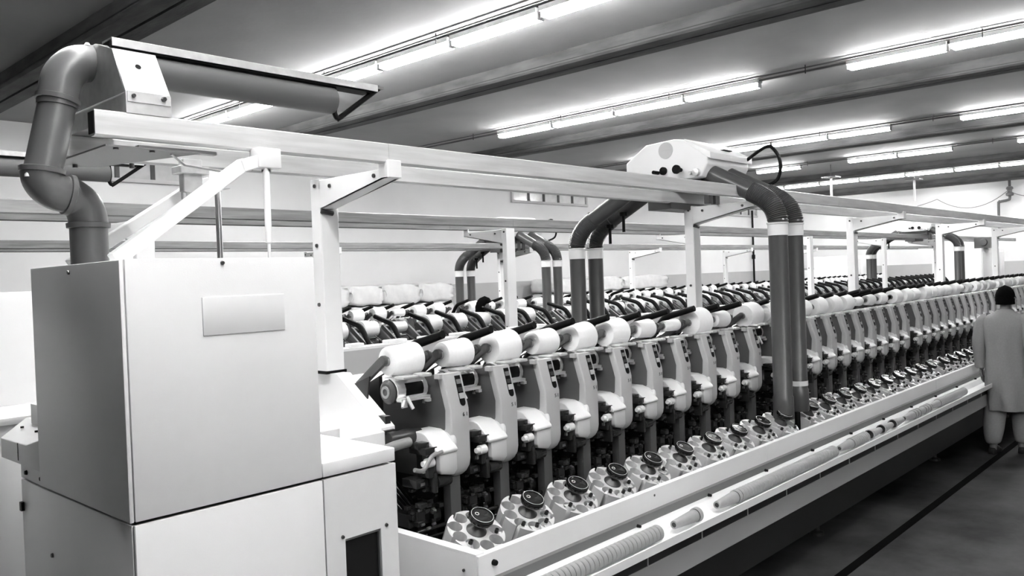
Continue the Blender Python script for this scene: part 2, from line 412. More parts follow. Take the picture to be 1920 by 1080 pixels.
# package cradle
ca = MB()
def bar(mb, x0, x1, pts, wd):
    """flat bar in the YZ plane through pts, half width wd, rounded end"""
    P = [Vector((0, a, b)) for a, b in pts]; L, R = [], []
    for i, p in enumerate(P):
        t = (P[min(i+1, len(P)-1)]-P[max(i-1, 0)]).normalized(); n_ = Vector((0, -t.z, t.y))
        L.append(p+n_*wd); R.append(p-n_*wd)
    t = (P[-1]-P[-2]).normalized(); n_ = Vector((0, -t.z, t.y)); end = []
    for k in range(1, 6):
        a = PI/2-k*PI/6; end.append(P[-1]+n_*wd*math.sin(a)+t*wd*math.cos(a))
    poly = [(p.y, p.z) for p in L+end+R[::-1]]
    mb.prism(poly, x0, x1)
bar(ca, -.322, -.300, [(.50, 1.372), (.42, 1.412), (.222, 1.545)], .021)
ca.lathe([(-.322, .018), (-.285, .020), (-.275, .014)], 16, o=(0, .222, 1.540))
ca.tube([(-.34, .56, 1.33), (.0, .56, 1.33)], .016, 10)
m_armL = ca.mesh('cradle_arm', mat('arm_grey', .085, .4), bev=.003)
cb = MB(); bar(cb, -.058, -.036, [(.56, 1.33), (.40, 1.425), (.222, 1.545)], .021)
cb.lathe([(-.058, .02), (-.085, .025), (-.112, .025), (-.126, .015)], 16, o=(0, .222, 1.540))
m_armR = cb.mesh('cradle_arm', mat('arm_dark', .035, .4), bev=.003)
hd = MB().tube([(-.018, .56, 1.345), (-.018, .47, 1.460), (-.018, .405, 1.545), (-.018, .355, 1.583), (-.018, .27, 1.606), (-.018, .145, 1.640)], [.018, .022, .024, .023, .021, .019], 12, sub=4, flat=(.95, 1.05))
m_hand = hd.mesh('cradle_handle', BLACK)
bk = MB().prism([(.36, 1.455), (.62, 1.33), (.62, 1.20), (.36, 1.20)], -.235, -.215).prism([(.30, 1.47), (.62, 1.36), (.62, 1.20), (.36, 1.20)], -.335, -.328).prism([(.40, 1.44), (.64, 1.32), (.64, 1.18), (.40, 1.18)], -.05, -.03)
m_back = bk.mesh('bearing_bracket', SOOT, smooth=0)
be = MB().beam((-.225, .30, 1.482), (-.225, .63, 1.338), .006, .006).beam((-.10, .36, 1.462), (-.10, .64, 1.325), .008, .005)
m_edge = be.mesh('bright_edge', GUN, smooth=0)
# yarn cone variants
def cone_mesh(r):
    rl = r*.86
    prof = [(-.290, .026), (-.294, rl*.6), (-.290, rl*.97), (-.284, rl), (-.137, r), (-.130, r*.97), (-.125, r*.6), (-.128, .026)]
    return MB().lathe(prof, 36, caps=True).mesh('yarn_body', YARN, smooth=50)
CONES = {}
def cone(r):
    r = round(r, 3)
    if r not in CONES: CONES[r] = cone_mesh(r)
    return CONES[r]
m_core = MB().lathe([(-.302, .014), (-.302, .021), (-.108, .025), (-.108, .016)], 18, caps=False).lathe([(-.30, .001), (-.30, .014)], 12, caps=False).mesh('core', TUBEM)

def unit(x, y0, dz, rz, label, group, full=True, n='5 1', front=True):
    t = thing('winding_unit', label, 'winding unit', (x, y0, dz), rz, group)
    if full:
        put('front_cover', m_cover, t)
        c = put('slot', m_slot, t)
        for b in m_btn: put('button', b, c)
        put('numeral', num[n], t, loc=(-.030, -.0012, 1.272), rot=(PI/2, 0, 0))
        put('splicer_hood', m_hood, t); put('splicer_box', m_hbox, t)
        put('splicer_mechanism', m_mech, t)['kind'] = 'stuff'; put('guide_roller', m_roll, t); put('steel_fittings', m_bits, t)['kind'] = 'stuff'
        put('post', m_post, t); put('unwinding_mechanism', m_low, t)['kind'] = 'stuff'; put('steel_pins', m_glint, t)['kind'] = 'stuff'
        put('warning_mark', m_tri, t); put('brake_lever', m_lev, t); put('drum_slot', m_dslot, t)
        put('drum_ring', m_ring, t)
    put('side_panel', m_plate, t)
    put('drum_housing', m_chr, t); put('drum', m_drum, t); put('top_cap', m_cap, t)
    put('bearing_bracket', m_back, t)['kind'] = 'stuff'; put('bright_edge', m_edge, t)
    put('cradle_arm', m_armL, t); put('cradle_arm', m_armR, t); put('cradle_handle', m_hand, t)
    return t
def package(x, y0, dz, rz, r, label, group):
    lift = max(0, (.076-r))*.35
    c, s = math.cos(rz), math.sin(rz)
    t = thing('yarn_package', label, 'yarn cone', (x-s*.222, y0+c*.222, 1.537+dz), rz, group)
    put('yarn_body', cone(r), t); put('core', m_core, t)
    return t

# ---- machine one
def ux(i):
    if i < 10: return 2.618+.3268*i
    if i < 20: return 6.644+.317*(i-12)
    if i < 30: return 9.285+.306*(i-20)
    return 12.44+.296*(i-30)
Y1 = 2.72
RAD = [.077, .070, .090, .072, .086, .088, .060, .042, .100, .060, .100, .085, .070, .075, .085, .09, .08, .045, .055, .06, .08, .085, .07, .10, .075, .07, .066, .09, .05, .07, .075, .08, .09, .06, .08, .09]
i = 0
UNITS = []
while True:
    x = ux(i)
    if not (seen(x, Y1, 1.2, 70) or seen(x, 2.94, 1.53, 70)): break
    UNITS.append(x)
    unit(x, Y1, 0, 0, 'winding unit of the front machine, %s from the near control cabinet' % nth(i+1), 'winding units of the front machine', True, '6 1' if i == 0 else '5 1')
    r = RAD[i % len(RAD)]
    if i == 7: r = .040
    package(x, Y1, 0, 0, r, '%s cone of white yarn on the front machine, %s from the control cabinet' % ('thin' if r < .065 else 'full' if r > .083 else 'part-wound', nth(i+1)), 'yarn cones of the front machine')
    i += 1
N1 = i

# ---- magazines: drum tilted towards the aisle, pockets open to the rim
def mag_outline(R=.128, rc=.092, rp=.0315, slit=.010, n=9):
    pts = []
    for k in range(n):
        a = 2*PI*k/n+.2
        # direction of the slit to the rim
        ga = math.asin(slit/R)
        a_prev = a-2*PI/n
        m = 6
        start = a_prev+ga; stop = a-ga
        for j in range(m+1):
            t = start+(stop-start)*j/m; pts.append((R*math.cos(t), R*math.sin(t)))
        cx, cy = rc*math.cos(a), rc*math.sin(a)
        g2 = math.asin(slit/rp)
        for j in range(17):
            t = a-g2-(2*PI-2*g2)*j/16
            pts.append((cx+rp*math.cos(t), cy+rp*math.sin(t)))
    return pts
ol = mag_outline()
mb = MB(); mb.prism(ol, -.19, 0, 'z'); m_mag = mb.mesh('pocket_drum', mat('magazine_grey', .54, .34), smooth=40)
m_mbase = MB().lathe([(-.215, .05), (-.215, .120), (-.195, .124), (-.16, .122), (-.158, .0)], 28, axis='z').mesh('base_plate', mat('magazine_base', .10, .5))
m_stem = MB().lathe([(.0, .045), (.004, .045), (.014, .034), (.03, .018), (.055, .018)], 24, axis='z').mesh('stem', mat('stem_grey', .05, .35))
m_knob = MB().lathe([(.040, .030), (.044, .050), (.054, .0555), (.070, .0555), (.076, .051), (.0765, .047), (.073, .045)], 32, axis='z').mesh('knob', mat('knob_black', .006, .18, coat=.6), smooth=40)
kr = MB().lathe([(.0755, .0495), (.0772, .0495), (.0772, .0478), (.0755, .0478)], 32, axis='z', caps=False)
kr.lathe([(.073, .0095), (.0745, .0095), (.0745, .0070), (.073, .0070)], 16, o=(-.014, .018, 0), axis='z', caps=False)
m_kring = kr.mesh('knob_ring', mat('ring_white', .6, .4))
fl_ = MB()
for k in range(11):
    fl_.beam((.004+.003*k, -.002, .0735), (.030*math.cos(-.9+k*.11)+.006, .038*math.sin(-.9+k*.11), .0735), .0009, .0008)
m_flute = fl_.mesh('flute', mat('flute_grey', .06, .3), smooth=0)
bob = MB().lathe([(-.12, .021), (-.012, .020), (.008, .0085), (.018, .0085), (.018, .0055)], 14, axis='z', caps=False)
bob.prism([(-.030, -.005), (.0, .013), (.030, -.005), (.0, -.030)], -.004, -.001, 'z')
m_bob = bob.mesh('bobbin', mat('bobbin_white', .6, .6)); 
m_btip = MB().lathe([(.004, .0095), (.024, .0090), (.024, .0055), (.012, .005)], 12, axis='z', caps=False).mesh('bobbin_tip', mat('bobbin_tip_dark', .02, .4))
TILT = math.radians(27)
for i in range(N1):
    x = ux(i)-.198
    if not seen(x, 2.48, .85, 60): continue
    t = thing('bobbin_magazine', 'round pocketed bobbin magazine with black knob, %s from the control cabinet' % nth(i+1), 'bobbin magazine', (x, 2.502, .828), 0, 'bobbin magazines in the front trough')
    t.rotation_euler = (TILT, -.04, 0)
    d = put('pocket_drum', m_mag, t, rot=(0, 0, rnd.uniform(-.15, .15)))
    put('base_plate', m_mbase, t); put('stem', m_stem, t)
    kn = put('knob', m_knob, t, loc=(.012, .004, 0)); put('knob_ring', m_kring, kn); put('flute', m_flute, kn)
    for k in (5, 6, 7, 8, 0):
        if rnd.random() < .18: continue
        a = 2*PI*k/9+.2
        b = put('bobbin', m_bob, t, loc=(.094*math.cos(a), .094*math.sin(a), -.004+rnd.uniform(-.01, .004)), rot=(rnd.uniform(-.1, .1), rnd.uniform(-.1, .1), rnd.uniform(0, 6)))
        put('bobbin_tip', m_btip, b)
XEND = 15.5
# ---- bed of machine one
bed = thing('machine_bed', 'long white bed of the front winding machine with trough and tube channel', 'machine bed', (0, 0, 0))
seams = [2.18, 4.62, 8.0, 11.4, XEND]
for a, b in zip(seams, seams[1:]):
    p = MB().box(a+.0015, b-.0015, 2.25, 2.262, .700, .833)
    p.box(a+.0015, b-.0015, 2.262, 2.28, .821, .833)
    p.build('front_panel', WHITE, bed, bev=.002, seg=1, smooth=30)
ep = MB().box(2.18, 2.192, 2.262, 3.0, .30, .827).box(2.18, 2.225, 2.262, 3.0, .8275, .838).box(2.18, 2.192, 2.262, 2.30, .30, .70)
ep.build('end_panel', WHITE, bed, smooth=0)
MB().box(2.195, XEND, 2.262, 3.34, .60, .62).box(2.26, XEND, 3.345, 3.365, .3, 1.36).build('trough_floor', SOOT, bed, smooth=0)
MB().box(2.195, XEND, 2.262, 2.37, .62, .66).build('trough_ledge', MGREY, bed, smooth=0)
ch = MB().prism([(2.245, .700), (2.200, .690), (2.165, .655), (2.095, .640), (2.045, .655), (2.030, .690), (2.022, .690), (2.022, .652), (2.09, .630), (2.17, .640), (2.21, .675), (2.245, .69)], 2.0, XEND)
ch.build('tube_channel', WHITE, bed, smooth=25)
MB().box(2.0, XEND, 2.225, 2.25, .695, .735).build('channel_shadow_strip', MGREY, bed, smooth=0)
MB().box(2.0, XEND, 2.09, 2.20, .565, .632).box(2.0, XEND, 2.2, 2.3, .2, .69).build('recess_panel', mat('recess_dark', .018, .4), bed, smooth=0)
rs = MB()
for k in range(26): rs.box(2.6+.48*k, 2.606+.48*k, 2.086, 2.09, .566, .631)
rs.build('recess_joint', MARKW, bed, smooth=0)
kp = MB().prism([(2.085, .575), (2.085, .462), (2.098, .462), (2.098, .563), (2.17, .563), (2.17, .575)], 2.0, XEND)
kp.build('kick_panel', mat('kick_grey', .36, .4), bed, bev=.002, seg=1, smooth=30)
MB().box(2.0, XEND, 2.34, 2.42, .23, .36).box(2.0, XEND, 2.36, 3.3, .2, .46).build('base_rail', mat('base_dark', .01, .5), bed, smooth=0)
for k in range(5):
    xx = 2.9+2.76*k
    MB().lathe([(0, .05), (.02, .05), (.03, .02), (.21, .016)], 14, o=(xx, 2.40, 0), axis='z').box(xx-.07, xx+.07, 2.36, 2.48, .19, .23).lathe([(-.03, .012), (.03, .012)], 8, o=(xx+.03, 2.33, .26), axis='y').build('foot', GUN, bed)
bl = MB()
for (xx, yy, zz) in ((2.262, 2.243, .79),): bl.lathe([(-.01, .010), (-.004, .012), (.006, .012)], 14, o=(xx, yy, zz), axis='y')
bl.build('panel_knob', BLACK, bed)
bl = MB().lathe([(-.004, .006), (.004, .006)], 10, o=(2.178, 2.33, .765), axis='x').lathe([(-.002, .006), (.004, .006)], 10, o=(3.4, 2.25, .80), axis='y').build('bolt', GUN, bed)
cb_ = MB()
for k in range(22):
    xx = 3.19+.66*k
    cb_.lathe([(-.012, .007), (.006, .009)], 8, o=(xx, 2.205, .708), axis='y')
cb_.build('channel_pin', BLACK, bed)
# white deck and end cover behind the packages
dk = MB().prism([(3.345, 1.365), (3.38, 1.405), (3.62, 1.405), (3.62, 1.365)], 2.27, XEND)
dk.build('deck', WHITE, bed, smooth=0)
MB().box(2.27, XEND, 3.60, 3.62, .25, 1.365).build('back_panel', COVER, bed, smooth=0)
e2 = MB().prism([(3.36, 1.476), (3.20, 1.476), (2.885, 1.255), (2.885, 1.17), (3.36, 1.17)], 2.235, 2.25)
e2.prism([(3.36, 1.476), (3.20, 1.476), (2.885, 1.255), (2.885, 1.235), (3.19, 1.452), (3.36, 1.452)], 2.25, 2.31)
e2.build('end_cover', WHITE, bed, smooth=0)
MB().box(1.98, 2.235, 2.86, 3.36, .85, 1.245).build('end_block', WHITE, bed, bev=.003, seg=1)
MB().lathe([(-.003, .010), (.004, .010)], 12, o=(2.235, 3.22, 1.225)).lathe([(-.003, .010), (.004, .010)], 12, o=(2.235, 3.05, 1.225)).build('cover_bolt', COVER, bed)
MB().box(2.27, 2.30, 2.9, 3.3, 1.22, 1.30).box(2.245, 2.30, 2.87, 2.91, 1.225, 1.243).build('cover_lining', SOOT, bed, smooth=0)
MB().tube([(2.12, 2.80, 1.13), (2.17, 2.80, 1.17), (2.23, 2.80, 1.185), (2.32, 2.80, 1.19)], .022, 14, sub=4).tube([(2.26, 2.70, 1.09), (2.31, 2.70, 1.08), (2.36, 2.70, 1.13), (2.42, 2.70, 1.14)], .010, 10, sub=4).build('suction_pipe', mat('pipe_light', .22, .3), bed)
MB().lathe([(-.06, .035), (-.03, .037), (.0, .034), (.03, .037), (.12, .030)], 18, o=(2.31, 2.86, 1.20)).build('suction_joint', GUN, bed)

# ---- paper tubes lying in the channel
m_pt = MB().lathe([(0, .012), (0, .0195), (.004, .0205), (.192, .0318), (.1955, .0355), (.2165, .0362), (.218, .0345), (.218, .031), (.19, .029)], 22, caps=False)
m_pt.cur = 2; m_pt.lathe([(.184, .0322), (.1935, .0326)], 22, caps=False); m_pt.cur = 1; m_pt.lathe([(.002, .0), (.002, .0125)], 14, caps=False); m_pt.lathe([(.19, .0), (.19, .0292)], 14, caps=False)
m_pt = m_pt.mesh('paper_tube', [TUBEM, TUBEIN, mat('paper_tube_groove_shade', .05, .7)], smooth=35)  # dark ring paints in the groove shade between nested rims
NT = [0]
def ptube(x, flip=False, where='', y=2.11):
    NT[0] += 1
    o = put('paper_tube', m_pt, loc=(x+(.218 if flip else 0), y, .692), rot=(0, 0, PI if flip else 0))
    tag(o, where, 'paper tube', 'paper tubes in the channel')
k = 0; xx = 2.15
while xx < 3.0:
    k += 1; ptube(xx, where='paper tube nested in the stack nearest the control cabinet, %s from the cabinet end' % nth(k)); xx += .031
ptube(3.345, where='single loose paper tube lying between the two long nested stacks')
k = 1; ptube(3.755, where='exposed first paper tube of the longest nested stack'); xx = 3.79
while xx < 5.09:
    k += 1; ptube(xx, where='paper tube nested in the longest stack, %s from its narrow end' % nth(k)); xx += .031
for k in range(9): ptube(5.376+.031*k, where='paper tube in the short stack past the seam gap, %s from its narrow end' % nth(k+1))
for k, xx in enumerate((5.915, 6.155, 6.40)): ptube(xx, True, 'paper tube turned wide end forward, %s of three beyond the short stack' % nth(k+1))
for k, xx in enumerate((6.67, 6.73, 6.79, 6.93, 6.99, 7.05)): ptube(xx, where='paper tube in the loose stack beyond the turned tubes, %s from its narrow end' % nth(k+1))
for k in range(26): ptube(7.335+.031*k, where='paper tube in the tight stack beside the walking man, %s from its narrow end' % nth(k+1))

# ================================================================= overhead tracks and posts
def track(name_label, yf, yb, z0, z1, x0, x1, m=None, splits=()):
    t = thing('overhead_track', name_label, 'overhead track', (0, 0, 0), 0, 'overhead blower tracks')
    h = z1-z0
    for y, tg in ((yf, 0), (yb, 1)):
        edges = [x0]+[s+(-.35 if tg else 0) for s in splits]+[x1]
        for a, b in zip(edges, edges[1:]):
            w2 = .024
            p = MB().prism([(y-w2, z0+.006), (y-w2, z1-.004), (y-w2+.004, z1), (y+w2-.004, z1), (y+w2, z1-.004), (y+w2, z0+.006), (y+w2-.012, z0), (y-w2+.012, z0)], a+.001, b-.001)
            p.build('rail', m or GALV, t, smooth=20)
    MB().box(x0-.003, x0+.002, yf-.022, yf+.022, z0+.008, z1-.006).box(x0-.003, x0+.002, yb-.022, yb+.022, z0+.008, z1-.006).build('rail_opening', BLACK, t, smooth=0)
    return t
def post(x, yb, yf, z_rail, z_foot, label, group, w_=.10, d=.08):
    """upright under the rear rail with a tapering bracket reaching to the front rail"""
    t = thing('track_post', label, 'post', (x, yb, z_foot), 0, group)
    s = 1 if yf < yb else -1
    hgt = z_rail-z_foot
    MB().box(0, w_, -d/2, d/2, 0, hgt-.012).build('upright', WHITE, t, bev=.004, seg=1)
    L = abs(yf-yb)
    def q(y, z): return (-s*y, z-z_foot)
    br = MB().prism([q(.03, z_rail-.02), q(.03, z_rail-.155), q(.06, z_rail-.155), q(L-.01, z_rail-.062), q(L+.035, z_rail-.062), q(L+.035, z_rail+.012), q(L-.03, z_rail+.012), q(L-.03, z_rail-.02)], 0, .012)
    br.prism([q(.03, z_rail-.155), q(.06, z_rail-.155), q(L-.01, z_rail-.062), q(L+.035, z_rail-.062), q(L+.035, z_rail-.056), q(L-.01, z_rail-.056), q(.06, z_rail-.149), q(.03, z_rail-.149)], 0, .075)
    br.prism([q(L-.028, z_rail-.062), q(L+.037, z_rail-.062), q(L+.037, z_rail+.015), q(L-.028, z_rail+.015)], 0, .075) if False else br.box(.0, .075, min(-s*(L+.030), -s*(L+.037)), max(-s*(L+.030), -s*(L+.037)), z_rail-.062-z_foot, z_rail+.015-z_foot)
    br.build('bracket', WHITE, t, bev=.003, seg=1)
    bo = MB()
    for (y, z) in ((.12, z_rail-.055), (L-.06, z_rail-.045), (.0, z_rail-.045)): bo.lathe([(-.006, .009), (.002, .010)], 10, o=(0, -s*y, z-z_foot))
    for z in (.35, .65): bo.lathe([(-.006, .009), (.002, .010)], 10, o=(0, 0, hgt*z))
    bo.tube([(.0, -s*.045, hgt-.165), (.06, -s*.05, hgt-.175)], .012, 8)
    bo.build('bolt', GUN, t)
    return t
track('galvanised overhead twin rail above the front winding machine', 2.79, 3.30, 2.403, 2.488, 1.043, XEND+6, splits=(2.24, 7.2, 12.0))
for k, (x, lb) in enumerate(((2.222, 'white track post standing on the end cover beside the control cabinet'), (5.59, 'white track post beside the front machine blower hoses'), (8.88, 'white track post of the front machine, third from the cabinet'),
                             (12.05, 'white track post of the front machine, fourth from the cabinet'), (15.05, 'white track post of the front machine, fifth from the cabinet'))):
    post(x, 3.30, 2.79, 2.403, 1.476 if k == 0 else .62, lb, 'white posts of the overhead tracks')
MB_foot = tag(MB().box(2.215, 2.33, 3.255, 3.345, 1.474, 1.488).build('post_gasket', BLACK), 'black rubber pad under the white post by the control cabinet', 'pad')

# diagonal braces and hanger rods on the near cabinet
def brace(x0, z0, x1, z1, y, label, wd=.05):
    t = thing('rail_brace', label, 'brace', (x0, y, z0), 0, 'diagonal rail braces')
    m = MB(); m.beam((0, 0, 0), (x1-x0-.10, 0, z1-z0-.05), .045, wd, (0, 1, 0)); m.beam((x1-x0-.12, 0, z1-z0-.062), (x1-x0-.02, 0, z1-z0-.028), .045, wd*1.1, (0, 1, 0))
    m.build('strut', WHITE, t, bev=.003, seg=1)
    MB().box(x1-x0-.06, x1-x0+.035, -.035, .03, z1-z0-.062, z1-z0+.012).build('end_block', WHITE, t, bev=.004)
    MB().lathe([(-.008, .018), (0, .018)], 12, o=(x1-x0-.01, 0, z1-z0-.066), axis='z').build('washer', GUN, t)
    return t
brace(1.08, 2.0, 1.655, 2.398, 2.755, 'white diagonal brace from cabinet top up to the front rail')
brace(1.12, 2.0, 1.715, 2.375, 3.25, 'white diagonal brace reaching the rear rail above the cabinet')
tag(MB().lathe([(2.0, .006), (2.055, .006), (2.06, .012), (2.32, .012), (2.335, .006), (2.345, .006)], 12, o=(1.635, 2.74, 0), axis='z').build('hanger_rod', WHITE), 'slim white rod standing on the cabinet under the front brace', 'rod', 'rods under the braces')
tag(MB().lathe([(1.98, .012), (2.30, .012), (2.33, .006)], 12, o=(1.692, 3.22, 0), axis='z').build('hanger_rod', STEEL), 'slim steel rod under the rear diagonal brace', 'rod', 'rods under the braces')
# mounting sheet below the rails at the near end
ms = thing('rail_mount', 'steel mounting plate and clamp under the near end of the front rails', 'bracket', (1.1, 3.0, 2.38))
MB().prism([(-.02, -.22), (.30, -.22), (.14, .28), (-.02, .28)], -.006, .0, 'z').build('plate', MGREY, ms, smooth=0)
MB().box(.10, .38, -.19, -.16, .0, .012).tube([(.22, -.17, -.006), (.30, -.1, -.03), (.52, .0, -.03), (.58, .05, -.01)], .005, 6).build('wire_clip', STEEL, ms)
MB().box(.40, .48, .12, .16, -.10, .03).box(.38, .50, .10, .18, -.03, .0).lathe([(-.13, .012), (-.10, .012)], 10, o=(.41, .14, 0), axis='z').lathe([(-.13, .012), (-.10, .012)], 10, o=(.47, .14, 0), axis='z').build('clamp', SHEET, ms, bev=.003, seg=1)
MB().lathe([(-.012, .009), (.0, .009)], 10, o=(.02, -.2, 0), axis='z').lathe([(-.012, .009), (.0, .009)], 10, o=(.14, -.2, 0), axis='z').lathe([(-.018, .009), (.0, .009)], 10, o=(.05, .25, 0), axis='z').lathe([(-.018, .009), (.0, .009)], 10, o=(.22, .16, 0), axis='z').build('bolt', GUN, ms)

# ================================================================= near exhaust duct
def duct(dx, dy, label, y=3.05, z=0, near=True):
    t = thing('exhaust_duct', label, 'duct', (dx, dy, z), 0, 'grey plastic exhaust ducts')
    R = .0615
    if near:
        MB().tube([(1.115, y, 1.90), (1.115, y, 2.14)], R, 28).build('riser_pipe', PVC, t)
        MB().tube([(1.115, y, 2.13), (1.113, y, 2.165), (1.098, y, 2.205), (1.065, y, 2.232), (1.045, y, 2.240)], R+.002, 28, sub=5).build('elbow', PVC, t)
        MB().tube([(1.052, y, 2.238), (1.02, y, 2.245), (.990, y, 2.262), (.972, y, 2.292), (.972, y, 2.33)], R+.002, 28, sub=5).build('elbow', PVC, t)
        MB().tube([(.971, y, 2.30), (.980, y, 2.33), (1.030, y, 2.545), (1.034, y, 2.58)], R-.002, 28).build('leaning_pipe', PVC, t)
        MB().tube([(1.030, y, 2.54), (1.036, y, 2.585), (1.052, y, 2.645), (1.092, y, 2.690), (1.135, y, 2.704), (1.185, y, 2.706)], R+.003, 28, sub=5).build('elbow', PVC, t)
        co = MB().lathe([(-.015, R+.002), (-.01, R+.011), (.006, R+.012), (.01, R+.004)], 28, axis='z')
        def ring(p, d):
            q = Vector((0, 0, 1)).rotation_difference(Vector(d).normalized()).to_matrix().to_4x4()
            c = MB().lathe([(-.012, R), (-.010, R+.009), (.006, R+.010), (.010, R)], 28, axis='z').xf(Matrix.Translation(p) @ q)
            c.build('collar', PVC, t)
        ring((1.115, y, 2.135), (0, 0, 1)); ring((1.055, y, 2.238), (1, 0, -.2)); ring((.975, y, 2.318), (.1, 0, 1))
        ring((1.034, y, 2.565), (.2, 0, 1)); ring((1.175, y, 2.706), (1, 0, 0)); ring((1.19, y, 2.706), (1, 0, 0))
        MB().lathe([(0, .010), (.008, .009), (.014, .004)], 10, o=(.92, y-.03, 2.29), axis='z').lathe([(0, .012), (.01, .006)], 10, o=(1.13, y-.02, 2.762), axis='z').build('plug', WHITE, t)
        x0 = 1.18
    else: x0 = -2.0
    MB().tube([(x0, y, 2.706), (2.16, y, 2.706)], R-.004, 28).build('collector_pipe', PVC, t)
    # top channel
    MB().prism([(y-.045, 2.772), (y-.045, 2.800), (y-.040, 2.803), (y+.045, 2.803), (y+.045, 2.772), (y+.040, 2.772), (y+.040, 2.796), (y-.039, 2.796), (y-.039, 2.772)], 1.205 if near else -2, 2.385).build('top_channel', SHEET, t, smooth=0)
    MB().box(1.20 if near else -2, 2.36, y-.037, y+.037, 2.765, 2.790).build('channel_seal', BLACK, t, smooth=0)
    rd = MB().tube([(2.165, y-.01, 2.77), (2.172, y-.01, 2.70), (2.165, y-.01, 2.655), (2.18, y-.01, 2.632), (2.205, y-.01, 2.645), (2.42, y-.01, 2.80)], .012, 10, sub=4)
    rd.build('stop_rod', BLACK, t); MB().box(2.36, 2.43, y-.03, y+.02, 2.790, 2.802).build('rod_plate', MGREY, t, smooth=0)
    if near:
        # folded sheet saddle standing on the front rail
        sd = MB().loft([[(1.145, 2.765, 2.488), (1.295, 2.765, 2.488), (1.295, 2.772, 2.488), (1.145, 2.772, 2.488)],
                        [(1.145, 2.765, 2.560), (1.295, 2.765, 2.560), (1.295, 2.772, 2.560), (1.145, 2.772, 2.560)],
                        [(1.147, 2.860, 2.720), (1.292, 2.860, 2.720), (1.292, 2.868, 2.716), (1.147, 2.868, 2.716)]])
        sd.prism([(2.772, 2.558), (2.86, 2.718), (3.0, 2.765), (3.20, 2.765), (3.32, 2.558)], 1.145, 1.150)
        sd.box(1.30-.005, 1.30, 2.772, 3.3, 2.488, 2.56); sd.build('saddle', SHEET, t, smooth=0)
        MB().box(1.152, 1.292, 2.775, 3.31, 2.489, 2.556).build('saddle_box', SHEET, t, smooth=0)
        MB().box(1.149, 1.293, 2.760, 2.766, 2.525, 2.560).build('saddle_flange', SHEET, t, smooth=0)
        MB().lathe([(-.01, .006), (.0, .007)], 10, o=(1.168, 2.762, 2.545), axis='y').lathe([(-.014, .008), (.0, .009)], 6, o=(1.268, 2.762, 2.545), axis='y').build('bolt', GUN, t)
        hl = MB().lathe([(0, .010), (.002, .010)], 16, axis='z').xf(Matrix.Translation((1.215, 2.825, 2.660)) @ Matrix.Rotation(math.radians(61), 4, 'X'))
        hl.build('hole', BLACK, t, smooth=0)
    return t
duct(0, 0, 'large grey plastic duct with three elbows rising from the near cabinet')

# ================================================================= near control cabinet
cab = thing('control_cabinet', 'tall cream-white control cabinet filling the near corner of the front machine', 'cabinet', (.895, 2.25, 0))
D = .70
MB().box(.012, .603, .012, D, 1.292, 1.980).build('upper_body', CAB, cab, smooth=0)
MB().box(.014, .605, 0, .014, 1.277, 1.985).build('front_panel', CAB, cab, bev=.003, seg=2)
MB().box(-.001, .011, .0, D, 1.277, 1.983).build('side_panel', CAB, cab, bev=.003, seg=2)
MB().box(.015, .90, .02, .92, .12, 1.262).build('lower_body', mat('cabinet_inner', .10, .6), cab, smooth=0)
MB().box(.012, .605, .0, .014, .12, 1.268).build('front_panel', CAB, cab, bev=.003, seg=2)
MB().box(.009, .019, .015, .925, .12, 1.266).build('side_panel', CAB, cab, bev=.003, seg=2)
MB().box(.02, .60, .68, .92, 1.262, 1.274).build('rear_deck', CAB, cab, smooth=0)
lp = MB().box(.609, .683, 0, .014, .12, 1.268).box(.830, .903, 0, .014, .12, 1.268).box(.683, .830, 0, .014, 1.058, 1.268).box(.891, .903, .014, .62, .12, 1.266)
lp.build('window_panel', CAB, cab, smooth=0)
MB().box(.675, .838, .016, .020, .6, 1.08).build('window_pane', mat('smoked_glass', .012, .12, spec=.5), cab, smooth=0)
MB().box(.683, .830, .004, .014, 1.050, 1.058).box(.824, .830, .004, .014, .6, 1.058).build('window_lip', MGREY, cab, smooth=0)
MB().box(.607, .903, 0, .62, 1.276, 1.322).build('table_top', CAB, cab, bev=.004, seg=2)
MB().box(.609, 1.10, .60, .97, 1.255, 1.300).build('rear_shelf', CAB, cab, bev=.003, seg=1)
MB().box(.225, .490, -.004, .0005, 1.762, 1.873).build('name_plate', mat('plate_cream', .74, .3), cab, bev=.0015)
sc = MB()
for x, z in ((.293, 1.971), (.673, 1.068), (.853, 1.064)): sc.lathe([(-.006, .005), (.002, .007)], 10, o=(x, 0, z), axis='y')
for y, z in ((.36, 1.960), (.64, 1.06)): sc.lathe([(-.006 if z > 1.2 else .003, .006), (.012, .009)], 10, o=(0, y, z))
sc.build('screw', GUN, cab)
MB().box(-.001, .010, .90, .92, 1.16, 1.19).build('latch', BLACK, cab, smooth=0)
MB().box(.02, .90, .05, .92, .0, .12).build('plinth', BLACK, cab, smooth=0)
